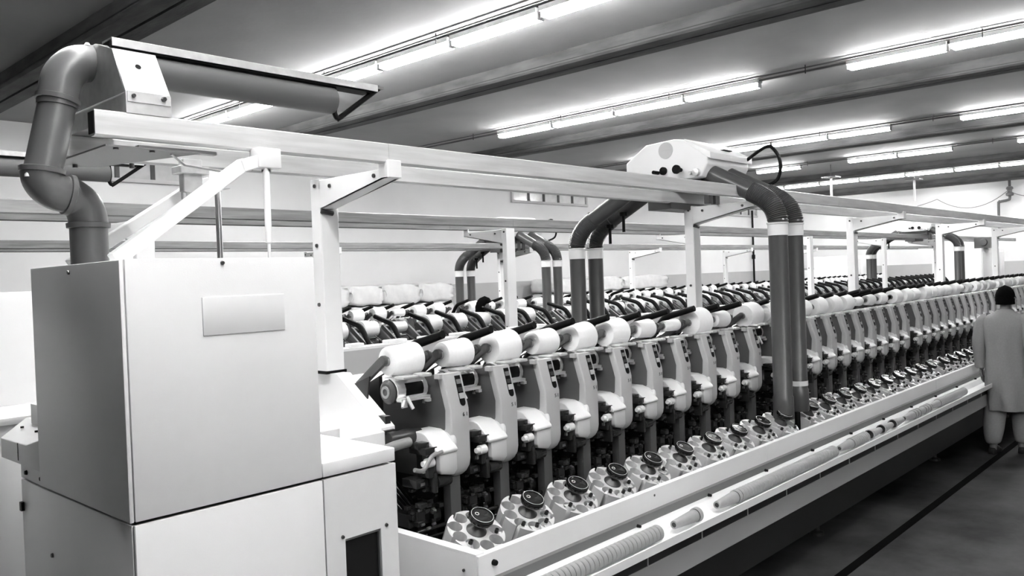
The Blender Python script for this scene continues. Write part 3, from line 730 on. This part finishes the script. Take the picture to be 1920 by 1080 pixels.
# small motor cover behind the cabinet
MB().loft([[(.005, .685, 1.318), (.005, .685, 1.430), (.06, .685, 1.452), (.20, .685, 1.452), (.20, .685, 1.318)],
           [(.005, .845, 1.318), (.005, .845, 1.392), (.09, .845, 1.452), (.20, .845, 1.452), (.20, .845, 1.318)],
           [(.005, 1.12, 1.318), (.005, 1.12, 1.388), (.09, 1.12, 1.448), (.20, 1.12, 1.448), (.20, 1.12, 1.318)]]).build('motor_cover', CAB, cab, bev=.003)
MB().box(.07, .20, .80, 1.00, 1.44, 1.512).build('motor_hood', CAB, cab, bev=.003)
MB().box(.012, .18, .68, .93, 1.272, 1.32).build('cover_flange', CAB, cab, smooth=0)
MB().lathe([(.004, .006), (.013, .009)], 10, o=(0, .72, 1.295)).lathe([(.004, .006), (.013, .009)], 10, o=(0, .87, 1.295)).lathe([(.0, .006), (.006, .006)], 10, o=(.05, .88, 1.425), axis='z').lathe([(.0, .006), (.006, .006)], 10, o=(.05, 1.03, 1.425), axis='z').box(.0035, .006, .928, .931, 1.33, 1.39).build('flange_bolt', BLACK, cab, smooth=0)

# ================================================================= travelling blowers
def ribbed(path, r, n=20, step=.012, amp=.0035):
    pts = [Vector(p) for p in path]
    m = MB().tube(pts, r, 4, caps=False, sub=12)
    # centre line resample
    cl = []
    M_ = len(pts)
    for i in range(M_-1):
        p0, p1, p2, p3 = pts[max(i-1, 0)], pts[i], pts[i+1], pts[min(i+2, M_-1)]
        for j in range(12):
            t = j/12; cl.append(.5*((2*p1)+(-p0+p2)*t+(2*p0-5*p1+4*p2-p3)*t*t+(-p0+3*p1-3*p2+p3)*t**3))
    cl.append(pts[-1])
    out = [cl[0]]; acc = 0
    for a, b in zip(cl, cl[1:]):
        L = (b-a).length
        while acc+L >= step/2:
            f = (step/2-acc)/L; a = a+(b-a)*f; L = (b-a).length; out.append(a); acc = 0
        acc += L
    return MB().tube(out, [r+(amp if k % 2 else -amp) for k in range(len(out))], n)
def blower(X, yc, dz, s, label, zlow=.85, half=.88):
    """s=1: hoses in pairs on both sides; local x along the machine, y across"""
    t = thing('travelling_blower', label, 'blower', (X, yc, dz), 0 if s > 0 else PI, 'travelling blowers on the tracks')
    z = lambda v: v
    # housing: profile across the track, extruded along it
    pf = [(.27, 2.60), (.27, 2.735), (.085, 2.853), (-.155, 2.866), (-.235, 2.853), (-.43, 2.70), (-.43, 2.655), (-.375, 2.565), (.10, 2.56)]
    MB().prism([(-y, zz) for y, zz in [(-p[0], p[1]) for p in pf]][::1], -.13, .50).build('housing', WHITE, t, bev=.012, seg=3)
    MB().prism([(-.45, 2.690), (-.45, 2.738), (-.24, 2.858), (-.24, 2.80)], -.12, .52).build('canopy', WHITE, t, bev=.005)
    MB().lathe([(-.136, .0), (-.136, .060), (-.128, .062)], 28, o=(0, -.09, 2.79), caps=False).box(-.138, -.135, -.145, -.035, 2.79, 2.794).build('round_cap', mat('cap_cream_%d' % int(X*10), .5, .4), t)
    kn_ = MB()
    kn_.lathe([(-.135, .014), (-.20, .014), (-.20, .0)], 12, o=(0, -.02, 2.632)).lathe([(-.135, .03), (-.15, .03), (-.155, .0)], 16, o=(0, -.07, 2.640)).lathe([(-.135, .015), (-.19, .015), (-.19, .033), (-.205, .033)], 16, o=(0, -.215, 2.632))
    kn_.build('control_knob', BLACK, t)['kind'] = 'stuff'
    MB().lathe([(-.135, .03), (-.16, .026), (-.165, .0)], 14, o=(0, -.345, 2.60)).lathe([(-.135, .013), (-.16, .012)], 10, o=(0, -.30, 2.60)).build('adjuster', SHEET, t)
    MB().box(.18, .30, -.40, -.28, 2.80, 2.806).xf(Matrix.Translation((0, 0, -.02))).build('hand_slot', BLACK, t, smooth=0)
    MB().box(-.05, .42, -.33, .22, 2.49, 2.565).box(.0, .06, -.36, -.32, 2.38, 2.50).box(.1, .16, -.36, -.32, 2.38, 2.50).box(-.1, .45, -.1, .1, 2.36, 2.5).build('chassis', mat('chassis_dark_%d' % int(X*10), .04, .4), t, smooth=0)
    for hx in (0, .25):
        for sd in (-1, 1):
            yo = half
            q = lambda y_, z_: (hx, sd*y_, z_)
            R = .068
            MB().tube([q(.36, 2.61 if sd < 0 else 2.55), q(.70, 2.43 if sd < 0 else 2.37)] if sd < 0 else [q(.28, 2.56), q(.70, 2.34)], R-.004, 24).build('blower_pipe', HOSE, t)
            p_el = [q(.69, 2.436), q(.78, 2.385), q(.85, 2.315), q(.88, 2.235), q(.88, 2.20)] if sd < 0 else [q(.69, 2.346), q(.78, 2.29), q(.85, 2.215), q(.88, 2.14), q(.88, 2.11)]
            ribbed(p_el, R).build('ribbed_elbow', HOSE, t, smooth=50)
            zt = p_el[-1][2]
            MB().lathe([(zt-.008, R+.004), (zt+.004, R+.006), (zt+.004, R-.01)], 24, o=(hx, sd*.88, 0), axis='z').lathe([(zt-.085, R+.001), (zt-.010, R+.001)], 24, o=(hx, sd*.88, 0), axis='z').build('clear_cuff', CLEAR, t)
            lowz = zlow if hx == 0 else zlow+.02
            MB().lathe([(lowz, R-.006), (lowz, R), (lowz+.012, R+.003), (lowz+.15, R+.003), (lowz+.16, R-.003), (zt-.085, R-.003)], 24, o=(hx, sd*.88, 0), axis='z').build('drop_hose', HOSE, t)
            if hx == .25: MB().lathe([(lowz+.18, R), (lowz+.215, R)], 24, o=(hx, sd*.88, 0), axis='z', caps=False).build('hose_band', CLEAR, t)
    MB().tube([(.13, -.92, zlow-.10), (.13, -.92, zlow+.03)], .02, 10).lathe([(zlow+.1, .018), (zlow+.14, .018)], 10, o=(.11, -.83, 0), axis='z').lathe([(zlow+.32, .018), (zlow+.36, .018)], 10, o=(.11, -.83, 0), axis='z').build('nozzle', BLACK, t)
    # clamps below the rear pipes, cable
    for yy, zz in ((.52, 2.36), (.66, 2.27)):
        MB().lathe([(zz-.13, .013), (zz, .013)], 10, o=(.17, yy, 0), axis='z').lathe([(zz, .035), (zz+.03, .035)], 14, o=(.17, yy, 0), axis='z').build('clamp_handle', BLACK, t)
    MB().tube([(.44, -.35, 2.66), (.46, -.58, 2.80), (.47, -.66, 2.77), (.47, -.70, 2.66), (.47, -.67, 2.55), (.40, -.60, 2.50)], .013, 10, sub=5).build('cable', BLACK, t)
    return t
blower(5.41, 3.38, 0, 1, 'large travelling blower with four grey hoses on the front machine track')

# ================================================================= machine two (back towards us) and machine three (faces us)
# machine two: units rotated half a turn
C2 = [4.623-.330*k for k in range(4)][::-1]+[5.013+.326*k for k in range(10)]
x_ = C2[-1]+.40
while len(C2) < 60:
    for k in range(10): C2.append(x_+.320*k)
    x_ = C2[-1]+.39
R2 = [.085, .085, .078, .070, .090, .085, .075, .09, .09, .088]
Y2 = 5.70+.222
n2 = 0
for k, xc in enumerate(C2):
    if not seen(xc, 5.7, 1.5, 30) or xc > 21: continue
    n2 += 1
    xr = xc-.19
    lb = '%s from the near end' % nth(n2)
    unit(xr, Y2, -.045, PI, 'winding unit seen from behind on the middle machine, %s' % lb, 'winding units of the middle machine', False)
    if k % 17 != 9:
        r = R2[k % 10]-(.02 if k % 7 == 3 else 0)
        package(xr, Y2, -.045, PI, r, 'white yarn cone on the middle machine, %s' % lb, 'yarn cones of the middle machine')
b2 = thing('machine_bed', 'white bed of the middle winding machine seen from its back', 'machine bed', (0, 0, 0))
MB().box(2.9, 21.5, 5.20, 5.215, .25, 1.375).build('back_panel', mat('back_panel_grey', .5, .5), b2, smooth=0)
MB().prism([(5.20, 1.375), (5.20, 1.395), (5.295, 1.40), (5.295, 1.36)], 2.9, 21.5).build('deck', WHITE, b2, smooth=0)
MB().box(2.9, 21.5, 5.22, 5.9, .3, .90).build('core', SOOT, b2, smooth=0)
bx = MB()
for k in range(50): bx.box(3.05+.365*k, 3.05+.365*k+(.20 if k % 2 else .13), 5.215, 5.30, 1.395, 1.425)
bx.build('junction_box', WHITE, b2, bev=.006, seg=1)
track('galvanised overhead twin rail above the middle winding machine', 5.40, 5.92, 2.375, 2.459, -1.5, 27, GALV2, splits=(5.85,))
for k, (x, lb) in enumerate(((2.25, 'white track post of the middle machine behind the cabinet braces'), (5.74, 'white track post of the middle machine beside the bareheaded man'), (9.25, 'white track post hidden behind the front blower hoses'), (12.76, 'white track post of the middle machine beyond the blower hoses'), (16.15, 'white track post of the middle machine beside the far blower'), (19.4, 'farthest white track post of the middle machine'))):
    post(x, 5.40, 5.92, 2.375, .90, lb, 'white posts of the overhead tracks', .12, .06)
blower(18.6, 5.63, -.03, 1, 'farthest travelling blower above the middle machine', zlow=.9)
# machine three
C3 = [5.98+.3255*k for k in range(-2, 10)]
x_ = C3[-1]+.40
while len(C3) < 62:
    for k in range(10): C3.append(x_+.32*k)
    x_ = C3[-1]+.39
Y3 = 8.1-.222
n3 = 0
for k, xc in enumerate(C3):
    if not seen(xc, 8.1, 1.5, 10) or xc > 24: continue
    n3 += 1
    lb = '%s from the near end' % nth(n3)
    unit(xc+.19, Y3, -.04, 0, 'winding unit of the rear machine, %s' % lb, 'winding units of the rear machine', False)
    if k % 11 != 7:
        r = R2[(k*3) % 10]-(.028 if k % 5 == 4 else 0)
        package(xc+.19, Y3, -.04, 0, r, 'white yarn cone on the rear machine, %s' % lb, 'yarn cones of the rear machine')
b3 = thing('machine_bed', 'dark bed of the rear winding machine behind the aisle', 'machine bed', (0, 0, 0))
MB().box(4.9, 24.5, 8.0, 8.5, .25, .9).build('core', SOOT, b3, smooth=0)
MB().box(4.9, 24.5, 8.51, 8.75, .25, 1.36).build('deck', WHITE, b3, smooth=0)
MB().box(4.9, 24.5, 7.4, 7.42, .3, .8).build('front_panel', WHITE, b3, smooth=0)
track('galvanised overhead twin rail above the rear winding machine', 8.0, 8.6, 2.297, 2.372, -1.5, 29, GALV2)
for k, (x, lb) in enumerate(((5.62, 'white track post of the rear machine nearest the cabinet'), (9.0, 'white track post of the rear machine behind the middle blower'), (12.47, 'white track post of the rear machine before the pale bales'), (15.96, 'white track post of the rear machine beyond the pale bales'), (19.3, 'white track post of the rear machine near the end wall'))):
    post(x, 8.6, 8.0, 2.30, 1.36, lb, 'white posts of the overhead tracks', .11, .06)
blower(8.75, 8.33, -.10, 1, 'travelling blower with hoses above the rear machine', zlow=.9)

# near ends of machines two: headstock cabinet, duct, braces
c2 = thing('control_cabinet', 'white control cabinet of the middle machine at the picture edge', 'cabinet', (-.9, 4.3, 0))
MB().box(.0, 2.95, .45, 1.2, 1.33, 1.915).build('upper_body', CAB, c2, bev=.004)
MB().box(.0, 3.1, .0, 1.2, .1, 1.30).build('lower_body', CAB, c2, bev=.004)
MB().box(.0, 3.1, -.02, .5, 1.30, 1.335).build('ledge', WHITE, c2, bev=.004)
MB().lathe([(-.02, .03), (-.008, .03), (0, .035)], 16, o=(1.77, 0, .62), axis='y').tube([(1.77, -.03, .66), (1.77, -.04, .60)], .01, 8).build('turn_handle', CHROME, c2)
MB().box(1.66, 1.665, -.002, .0, .1, 1.28).build('door_gap', BLACK, c2, smooth=0)
duct(.06, 2.65, 'grey exhaust duct of the middle machine ending in a bent rod', near=False, z=-.02)
brace(.10, 1.93, 1.02, 2.335, 5.42, 'white diagonal brace on the middle machine at the picture edge')
brace(.02, 1.93, .78, 2.13, 8.0, 'small white brace of the rear machine at the picture edge')
tag(MB().lathe([(1.9, .014), (2.31, .014)], 10, o=(1.02, 5.42, 0), axis='z').build('hanger_rod', STEEL), 'steel rod hanging under the middle machine brace end', 'rod', 'rods under the braces')
tag(MB().lathe([(1.88, .014), (2.29, .014)], 10, o=(.72, 5.36, 0), axis='z').build('hanger_rod', MGREY), 'grey rod standing on the middle machine cabinet', 'rod', 'rods under the braces')

# ================================================================= bales against the back wall
def bale(x0, x1, z0, z1, label, y0=12.45, y1=13.3):
    r = random.Random(int(x0*97+z0*31))
    w_, d, h = x1-x0, y1-y0, z1-z0
    bm = bmesh.new(); bmesh.ops.create_cube(bm, size=1)
    bmesh.ops.subdivide_edges(bm, edges=bm.edges, cuts=7, use_grid_fill=True)
    for v in bm.verts:
        x, y, z = v.co*2
        k = 1-.10*(max(abs(x), abs(z))**6*min(abs(x), abs(z))**4)
        bul = 1+.05*(1-x*x)*(1-z*z)
        cr = .012*math.sin(9*x+5*z+r.random()*.6)*math.cos(7*z-4*x)
        if abs(x) > .8: cr -= .05*abs(math.sin(4*z+r.random()))*abs(x)
        v.co = (x/2*w_*k+cr*.3, y/2*d*bul+cr, z/2*h*k+.015*math.sin(6*x+r.random()*.4))
    me = bpy.data.meshes.new('cotton_bale'); bm.to_mesh(me); bm.free(); me.materials.append(BALE); me.shade_smooth()
    t = tag(put('cotton_bale', me, loc=((x0+x1)/2, (y0+y1)/2, (z0+z1)/2)), label, 'bale', 'wrapped bales along the back wall')
    MB().tube([(w_/2-.05, -d/2+.02, .05), (w_/2+.03, -d/2-.03, .08), (w_/2+.07, -d/2-.03, -.02), (w_/2+.03, -d/2-.03, -.09)], [.03, .035, .025, .01], 8, sub=3, flat=(1, .4)).build('loose_flap', BALE, t)
L_ = [(7.3, 8.0), (8.05, 9.02), (9.07, 9.80), (9.83, 10.72), (10.75, 11.62)]
for a, (x0, x1) in enumerate(L_):
    for b, (z0, z1) in enumerate(((1.45, 1.82), (1.06, 1.43), (.68, 1.05), (.30, .67))):
        bale(x0, x1, z0+(.0 if a % 2 else .012)*(b == 0), z1, 'wrapped bale in the longer stack, column %s from the cabinet, %s' % (nth(a+1), ['top layer', 'second layer down', 'third layer down', 'bottom layer'][b]))
for a, (x0, x1) in enumerate([(15.0, 16.3), (16.35, 17.65), (17.7, 19.8)]):
    for b, (z0, z1) in enumerate(((1.46, 1.80), (1.10, 1.44), (.74, 1.08), (.38, .72))):
        bale(x0, x1, z0, z1, 'wrapped bale in the stack behind the front hoses, column %s, %s' % (nth(a+1), ['top layer', 'second layer down', 'third layer down', 'bottom layer'][b]))
for nm, x0, x1, lb in (('pallet', 7.3, 11.62, 'low dark pallet carrying the longer bale stack'), ('pallet', 15.0, 19.8, 'low dark pallet carrying the shorter bale stack')):
    tag(MB().box(x0, x1, 12.5, 13.3, .06, .29 if x0 < 10 else .37).box(x0, x0+.1, 12.5, 13.3, 0, .06).box(x1-.1, x1, 12.5, 13.3, 0, .06).build(nm, DGREY, smooth=0), lb, 'pallet')

# ================================================================= equipment near the end wall
def eq(x, y, w_, d, h, label, parts=2):
    t = thing('suction_cabinet', label, 'cabinet', (x, y, 0), 0, 'white equipment cabinets by the end wall')
    MB().box(0, w_, 0, d, .05, h).build('body', WHITE, t, bev=.01)
    for k in range(parts): MB().box(w_*k/parts+.03, w_*(k+1)/parts-.03, -.015, .0, .15, h-.1).build('door', CAB, t, bev=.004)
    for k in range(parts): MB().box(-.015, 0, d*k/parts+.03, d*(k+1)/parts-.03, .15, h-.1).build('side_door', CAB, t, bev=.004)
    MB().box(.02, w_-.02, .02, d-.02, 0, .05).build('plinth', BLACK, t, smooth=0)
    return t
eq(25.2, 9.3, 1.3, 1.2, 2.15, 'tall white cabinet at the far end of the rear machine')
eq(24.6, 10.4, .9, .9, 1.75, 'lower white cabinet in the far corner beside the dark conduit')
e = eq(22.0, 5.1, 2.2, 1.1, 2.16, 'wide white cabinet behind the farthest front posts')
fb = MB().lathe([(-.05, .03), (-.05, .08), (.0, .09)], 20, o=(.2, .0, 2.30)).box(.2, .7, -.15, .2, 2.16, 2.42)
fb.build('fan_motor', GUN, e)
# conduits, hangers and wires on the end wall side
tag(MB().tube([(27.0, 13.40, 0), (27.0, 13.40, 3.9)], .035, 10).lathe([(2.2, .06), (2.35, .06)], 10, o=(27.0, 13.40, 0), axis='z').build('conduit', BLACK), 'dark vertical conduit near the far corner of the back wall', 'conduit')
vp = MB().tube([(30.8, 6.6, 2.6), (30.8, 6.6, 3.68), (30.8, 6.56, 3.76), (30.8, 6.33, 3.80), (30.8, 6.27, 3.88), (30.8, 6.27, 4.44)], .042, 10, sub=4)
vp = tag(vp.build('gas_pipe', DGREY), 'dark kinked pipe with a valve high on the end wall', 'pipe')
MB().lathe([(3.92, .05), (3.94, .11), (4.02, .12), (4.05, .07), (4.12, .07), (4.16, .11), (4.22, .09), (4.24, .05)], 14, o=(30.8, 6.27, 0), axis='z').build('valve', MGREY, vp)
for k, (x, y, za, zb, lb) in enumerate(((20.9, 8.2, 3.50, 4.10, 'thin white hanger tube beside the blower cable'), (24.0, 7.15, 3.55, 4.12, 'thin white hanger tube below the far lamp row'))):
    o = tag(MB().lathe([(za, .03), (zb, .03)], 10, o=(x, y, 0), axis='z').build('hanger_tube', WHITE), lb, 'hanger', 'white tubes hanging from the ceiling')
    MB().box(x-.18, x+.18, y-.18, y+.18, zb, zb+.03).lathe([(zb+.03, .012), (4.44, .012)], 8, o=(x, y, 0), axis='z').build('ceiling_plate', GUN, o, smooth=0)
for a, b, sag, lb in (((30.6, 10.6, 3.9), (30.6, 8.4, 4.0), .18, 'thin slack wire below the far beam near the corner'), ((30.6, 8.4, 4.0), (30.7, 6.3, 4.1), .42, 'thin slack wire sagging to the valve on the end wall'), ((30.7, 6.3, 4.1), (30.6, 4.7, 4.2), .3, 'thin slack wire leaving the valve towards the picture edge')):
    a, b = Vector(a), Vector(b)
    tag(MB().tube([a.lerp(b, t/10)-Vector((0, 0, sag*4*(t/10)*(1-t/10))) for t in range(11)], .012, 6, sub=2).build('wire', MGREY), lb, 'wire', 'slack wires on the end wall')

# ================================================================= people
def skin_body(name, verts, edges, radii, m, parent, root=0, sub=2, branch=.7):
    me = bpy.data.meshes.new(name); me.from_pydata(verts, edges, []); o = put(name, me, parent)
    md = o.modifiers.new('skin', 'SKIN'); md.use_smooth_shade = True; md.branch_smoothing = branch
    for i, r in enumerate(radii):
        v = me.skin_vertices[0].data[i]; v.radius = (r if isinstance(r, tuple) else (r, r)); v.use_root = (i == root)
    o.modifiers.new('sub', 'SUBSURF').levels = sub; o.modifiers[-1].render_levels = sub
    dg = bpy.context.evaluated_depsgraph_get(); nm = bpy.data.meshes.new_from_object(o.evaluated_get(dg))
    o.modifiers.clear(); o.data = nm; nm.materials.clear(); nm.materials.append(m)
    for p in nm.polygons: p.use_smooth = True; p.material_index = 0
    return o
def hand_verts(base, d, side, s=1.0):
    """palm + five fingers as skin chains starting from the wrist position"""
    V, E, R = [], [], []
    w0 = Vector(base); d = Vector(d).normalized(); sd = Vector(side).normalized(); fwd = d.cross(sd)
    palm = w0+d*.055*s; V.append(palm); R.append((.026*s, .016*s)); E.append(('w', 0))
    for k, (off, L) in enumerate(((-.030, .070), (-.010, .080), (.010, .076), (.029, .060))):
        b = len(V); p = palm+d*.035*s+sd*off*s; V.append(p); R.append(.0095*s); E.append((0, b))
        V.append(p+d*L*.5*s+fwd*.006*s); R.append(.0085*s); E.append((b, b+1)); V.append(p+d*L*.92*s+fwd*.022*s); R.append(.007*s); E.append((b+1, b+2))
    b = len(V); V += [w0+d*.03*s-sd*.030*s, w0+d*.065*s-sd*.048*s+fwd*.01*s, w0+d*.09*s-sd*.05*s+fwd*.02*s]; R += [.012*s, .010*s, .008*s]; E += [(0, b), (b, b+1), (b+1, b+2)]
    return V, E, R
def person(loc, rz, label, sc=1.0, shirt=CLOTH, walk=.12, head_turn=0.0, head_nod=.0, kurta=True):
    """local +x is the way the person faces; origin on the floor"""
    t = thing('person', label, 'person', loc, rz); t.scale = (sc, sc, sc)
    V = []; E = []; R = []
    def add(p, r, link=None):
        V.append(Vector(p)); R.append(r)
        if link is not None: E.append((link, len(V)-1))
        return len(V)-1
    pel = add((0, 0, .93), (.13, .10)); sp = add((0, 0, 1.10), (.12, .09), pel); chs = add((.01, 0, 1.28), (.15, .10), sp); nb = add((0, 0, 1.42), (.085, .07), chs)
    nk = add((.01, 0, 1.49), (.052, .052), nb)
    ct, st = math.cos(head_turn), math.sin(head_turn)
    def hp_(x, y, z): return (.02+x*ct-y*st+head_nod*(z-1.5), x*st+y*ct, z)
    h0 = add(hp_(.005, 0, 1.545), (.060, .066), nk); h1 = add(hp_(.0, 0, 1.60), (.076, .088), h0); h2 = add(hp_(-.005, 0, 1.655), (.074, .086), h1); add(hp_(-.005, 0, 1.695), (.045, .05), h2)
    add(hp_(.098, 0, 1.585), .012, h1)
    for s in (-1, 1): e_ = add(hp_(-.005, s*.082, 1.595), .014, h1); add(hp_(-.012, s*.092, 1.61), .010, e_)
    for s in (-1, 1):
        sh = add((-.005, s*.175, 1.385), .062, chs); el = add((-.04, s*.235, 1.11), .044, sh); wr_ = add((.02, s*.245, .87), .029, el)
        hv, he, hr = hand_verts((.02, s*.245, .87), (.12, 0, -1), (1, 0, .1))
        b = len(V)
        for p, r in zip(hv, hr): V.append(p); R.append(r)
        for a, c in he: E.append((wr_ if a == 'w' else a+b, c+b))
        hpv = add((0, s*.085, .88), .095, pel); st_ = walk*s
        kn = add((.03+st_*.6, s*.095, .49), .060, hpv); an = add((st_-.03, s*.10, .085), .038, kn); heel = add((st_-.04, s*.10, .045), .036, an); bl_ = add((st_+.07, s*.11, .035), (.038, .028), heel); add((st_+.15, s*.112, .028), (.030, .020), bl_)
    skin_body('body', [tuple(v) for v in V], E, R, SKIN, t)
    # hair cap
    hm = MB(); rings = []
    for k in range(9):
        u = k/8; z = 1.535+.2*u; rr = math.sqrt(max(0.0, 1-((z-1.60)/.135)**2)) if z > 1.60 else .95+.05*(z-1.535)/.065
        ring = []
        for j in range(24):
            a = 2*PI*j/24; front = max(0, math.cos(a))
            x = -.006+.104*rr*math.cos(a)-.03*front*(1 if z < 1.66 else 0); y = .090*rr*math.sin(a)
            if z < 1.655 and front > .35: x *= .6
            n_ = .004*math.sin(9*a+z*60)
            ring.append(hp_(x+n_, y+n_, z+.012*front*(u < .3)))
        rings.append(ring)
    hm.loft(rings); hm.build('hair', HAIR, t, smooth=60)
    eyes = MB()
    for s in (-1, 1):
        p = hp_(.083, s*.032, 1.607); eyes.lathe([(-.004, .002), (0, .009), (.004, .002)], 8, o=p)
    p = hp_(.086, 0, 1.548); eyes.box(p[0]-.004, p[0]+.004, p[1]-.022, p[1]+.022, p[2]-.002, p[2]+.003)
    eyes.build('facial_features', HAIR, t)
    # long shirt
    def ell(cx, cy, z, rx, ry, n=40, amp=0, k1=7, ph=0):
        return [(cx+(rx+amp*math.sin(k1*2*PI*j/n+ph+z*4)+amp*.5*math.sin(11*2*PI*j/n+z*7))*math.cos(2*PI*j/n), cy+(ry+amp*math.sin(k1*2*PI*j/n+ph+z*4)+amp*.5*math.sin(11*2*PI*j/n+z*7))*math.sin(2*PI*j/n), z) for j in range(n)]
    if kurta:
        lv = [(.455, .178, .208, .018), (.52, .176, .206, .017), (.70, .168, .202, .014), (.90, .160, .198, .009), (1.05, .150, .192, .007), (1.20, .148, .205, .004), (1.31, .145, .222, .003), (1.375, .128, .222, .002), (1.41, .110, .195, 0), (1.435, .092, .145, 0), (1.455, .078, .098, 0), (1.478, .070, .076, 0), (1.488, .068, .072, 0)]
    else:
        lv = [(.78, .15, .20, .008), (.9, .145, .195, .006), (1.05, .14, .185, .005), (1.20, .14, .20, .004), (1.31, .14, .218, .003), (1.375, .125, .218, .002), (1.41, .108, .19, 0), (1.435, .090, .14, 0), (1.46, .074, .09, 0), (1.485, .066, .07, 0)]
    MB().loft([ell(-.004, 0, z, rx, ry, amp=am) for z, rx, ry, am in lv], caps=False).build('long_shirt' if kurta else 'shirt', shirt, t, smooth=80)
    for s in (-1, 1):
        MB().tube([(-.005, s*.15, 1.375), (-.012, s*.20, 1.345), (-.03, s*.228, 1.22), (-.04, s*.240, 1.10), (-.012, s*.245, .98), (.012, s*.245, .885)], [.075, .080, .074, .066, .060, .062], 18, sub=3).build('sleeve', shirt, t, smooth=80)
        st_ = walk*s
        MB().tube([(0, s*.075, .90), (.02, s*.10, .70), (.03+st_*.6, s*.105, .48), (st_*.9, s*.108, .25), (st_-.02, s*.105, .14), (st_-.025, s*.103, .105)], [.10, .115, .108, .095, .075, .052] if kurta else [.1, .095, .085, .07, .062, .055], 22, sub=3).build('trouser_leg', shirt if kurta else DCLOTH, t, smooth=80)
        sh_ = MB().loft([[(st_-.085, s*.103-.03, .0), (st_-.085, s*.103+.03, .0), (st_-.085, s*.103+.026, .06), (st_-.085, s*.103-.026, .06)],
                         [(st_-.0, s*.105-.042, .0), (st_-.0, s*.105+.042, .0), (st_-.0, s*.105+.035, .085), (st_-.0, s*.105-.035, .085)],
                         [(st_+.10, s*.112-.048, .0), (st_+.10, s*.112+.048, .0), (st_+.10, s*.112+.038, .055), (st_+.10, s*.112-.038, .055)],
                         [(st_+.185, s*.114-.025, .0), (st_+.185, s*.114+.025, .0), (st_+.18, s*.114+.02, .03), (st_+.18, s*.114-.02, .03)]])
        sh_.build('shoe', SHOE, t, bev=.012, seg=2)
    return t
person((9.12, 1.925, 0), -.12, 'man in a loose pale tunic and trousers walking away along the front machine', sc=.945, walk=-.10)
person((7.05, 7.05, 0), -.9, 'dark-haired man standing in the aisle behind the middle machine', sc=.965, kurta=False, shirt=mat('shirt_grey', .35, .9), walk=.03, head_nod=.12)
person((14.6, 2.08, 0), 2.9, 'person at the picture edge beyond the walking man', sc=1.0, kurta=True, shirt=mat('shirt_pale', .35, .9), walk=.05)
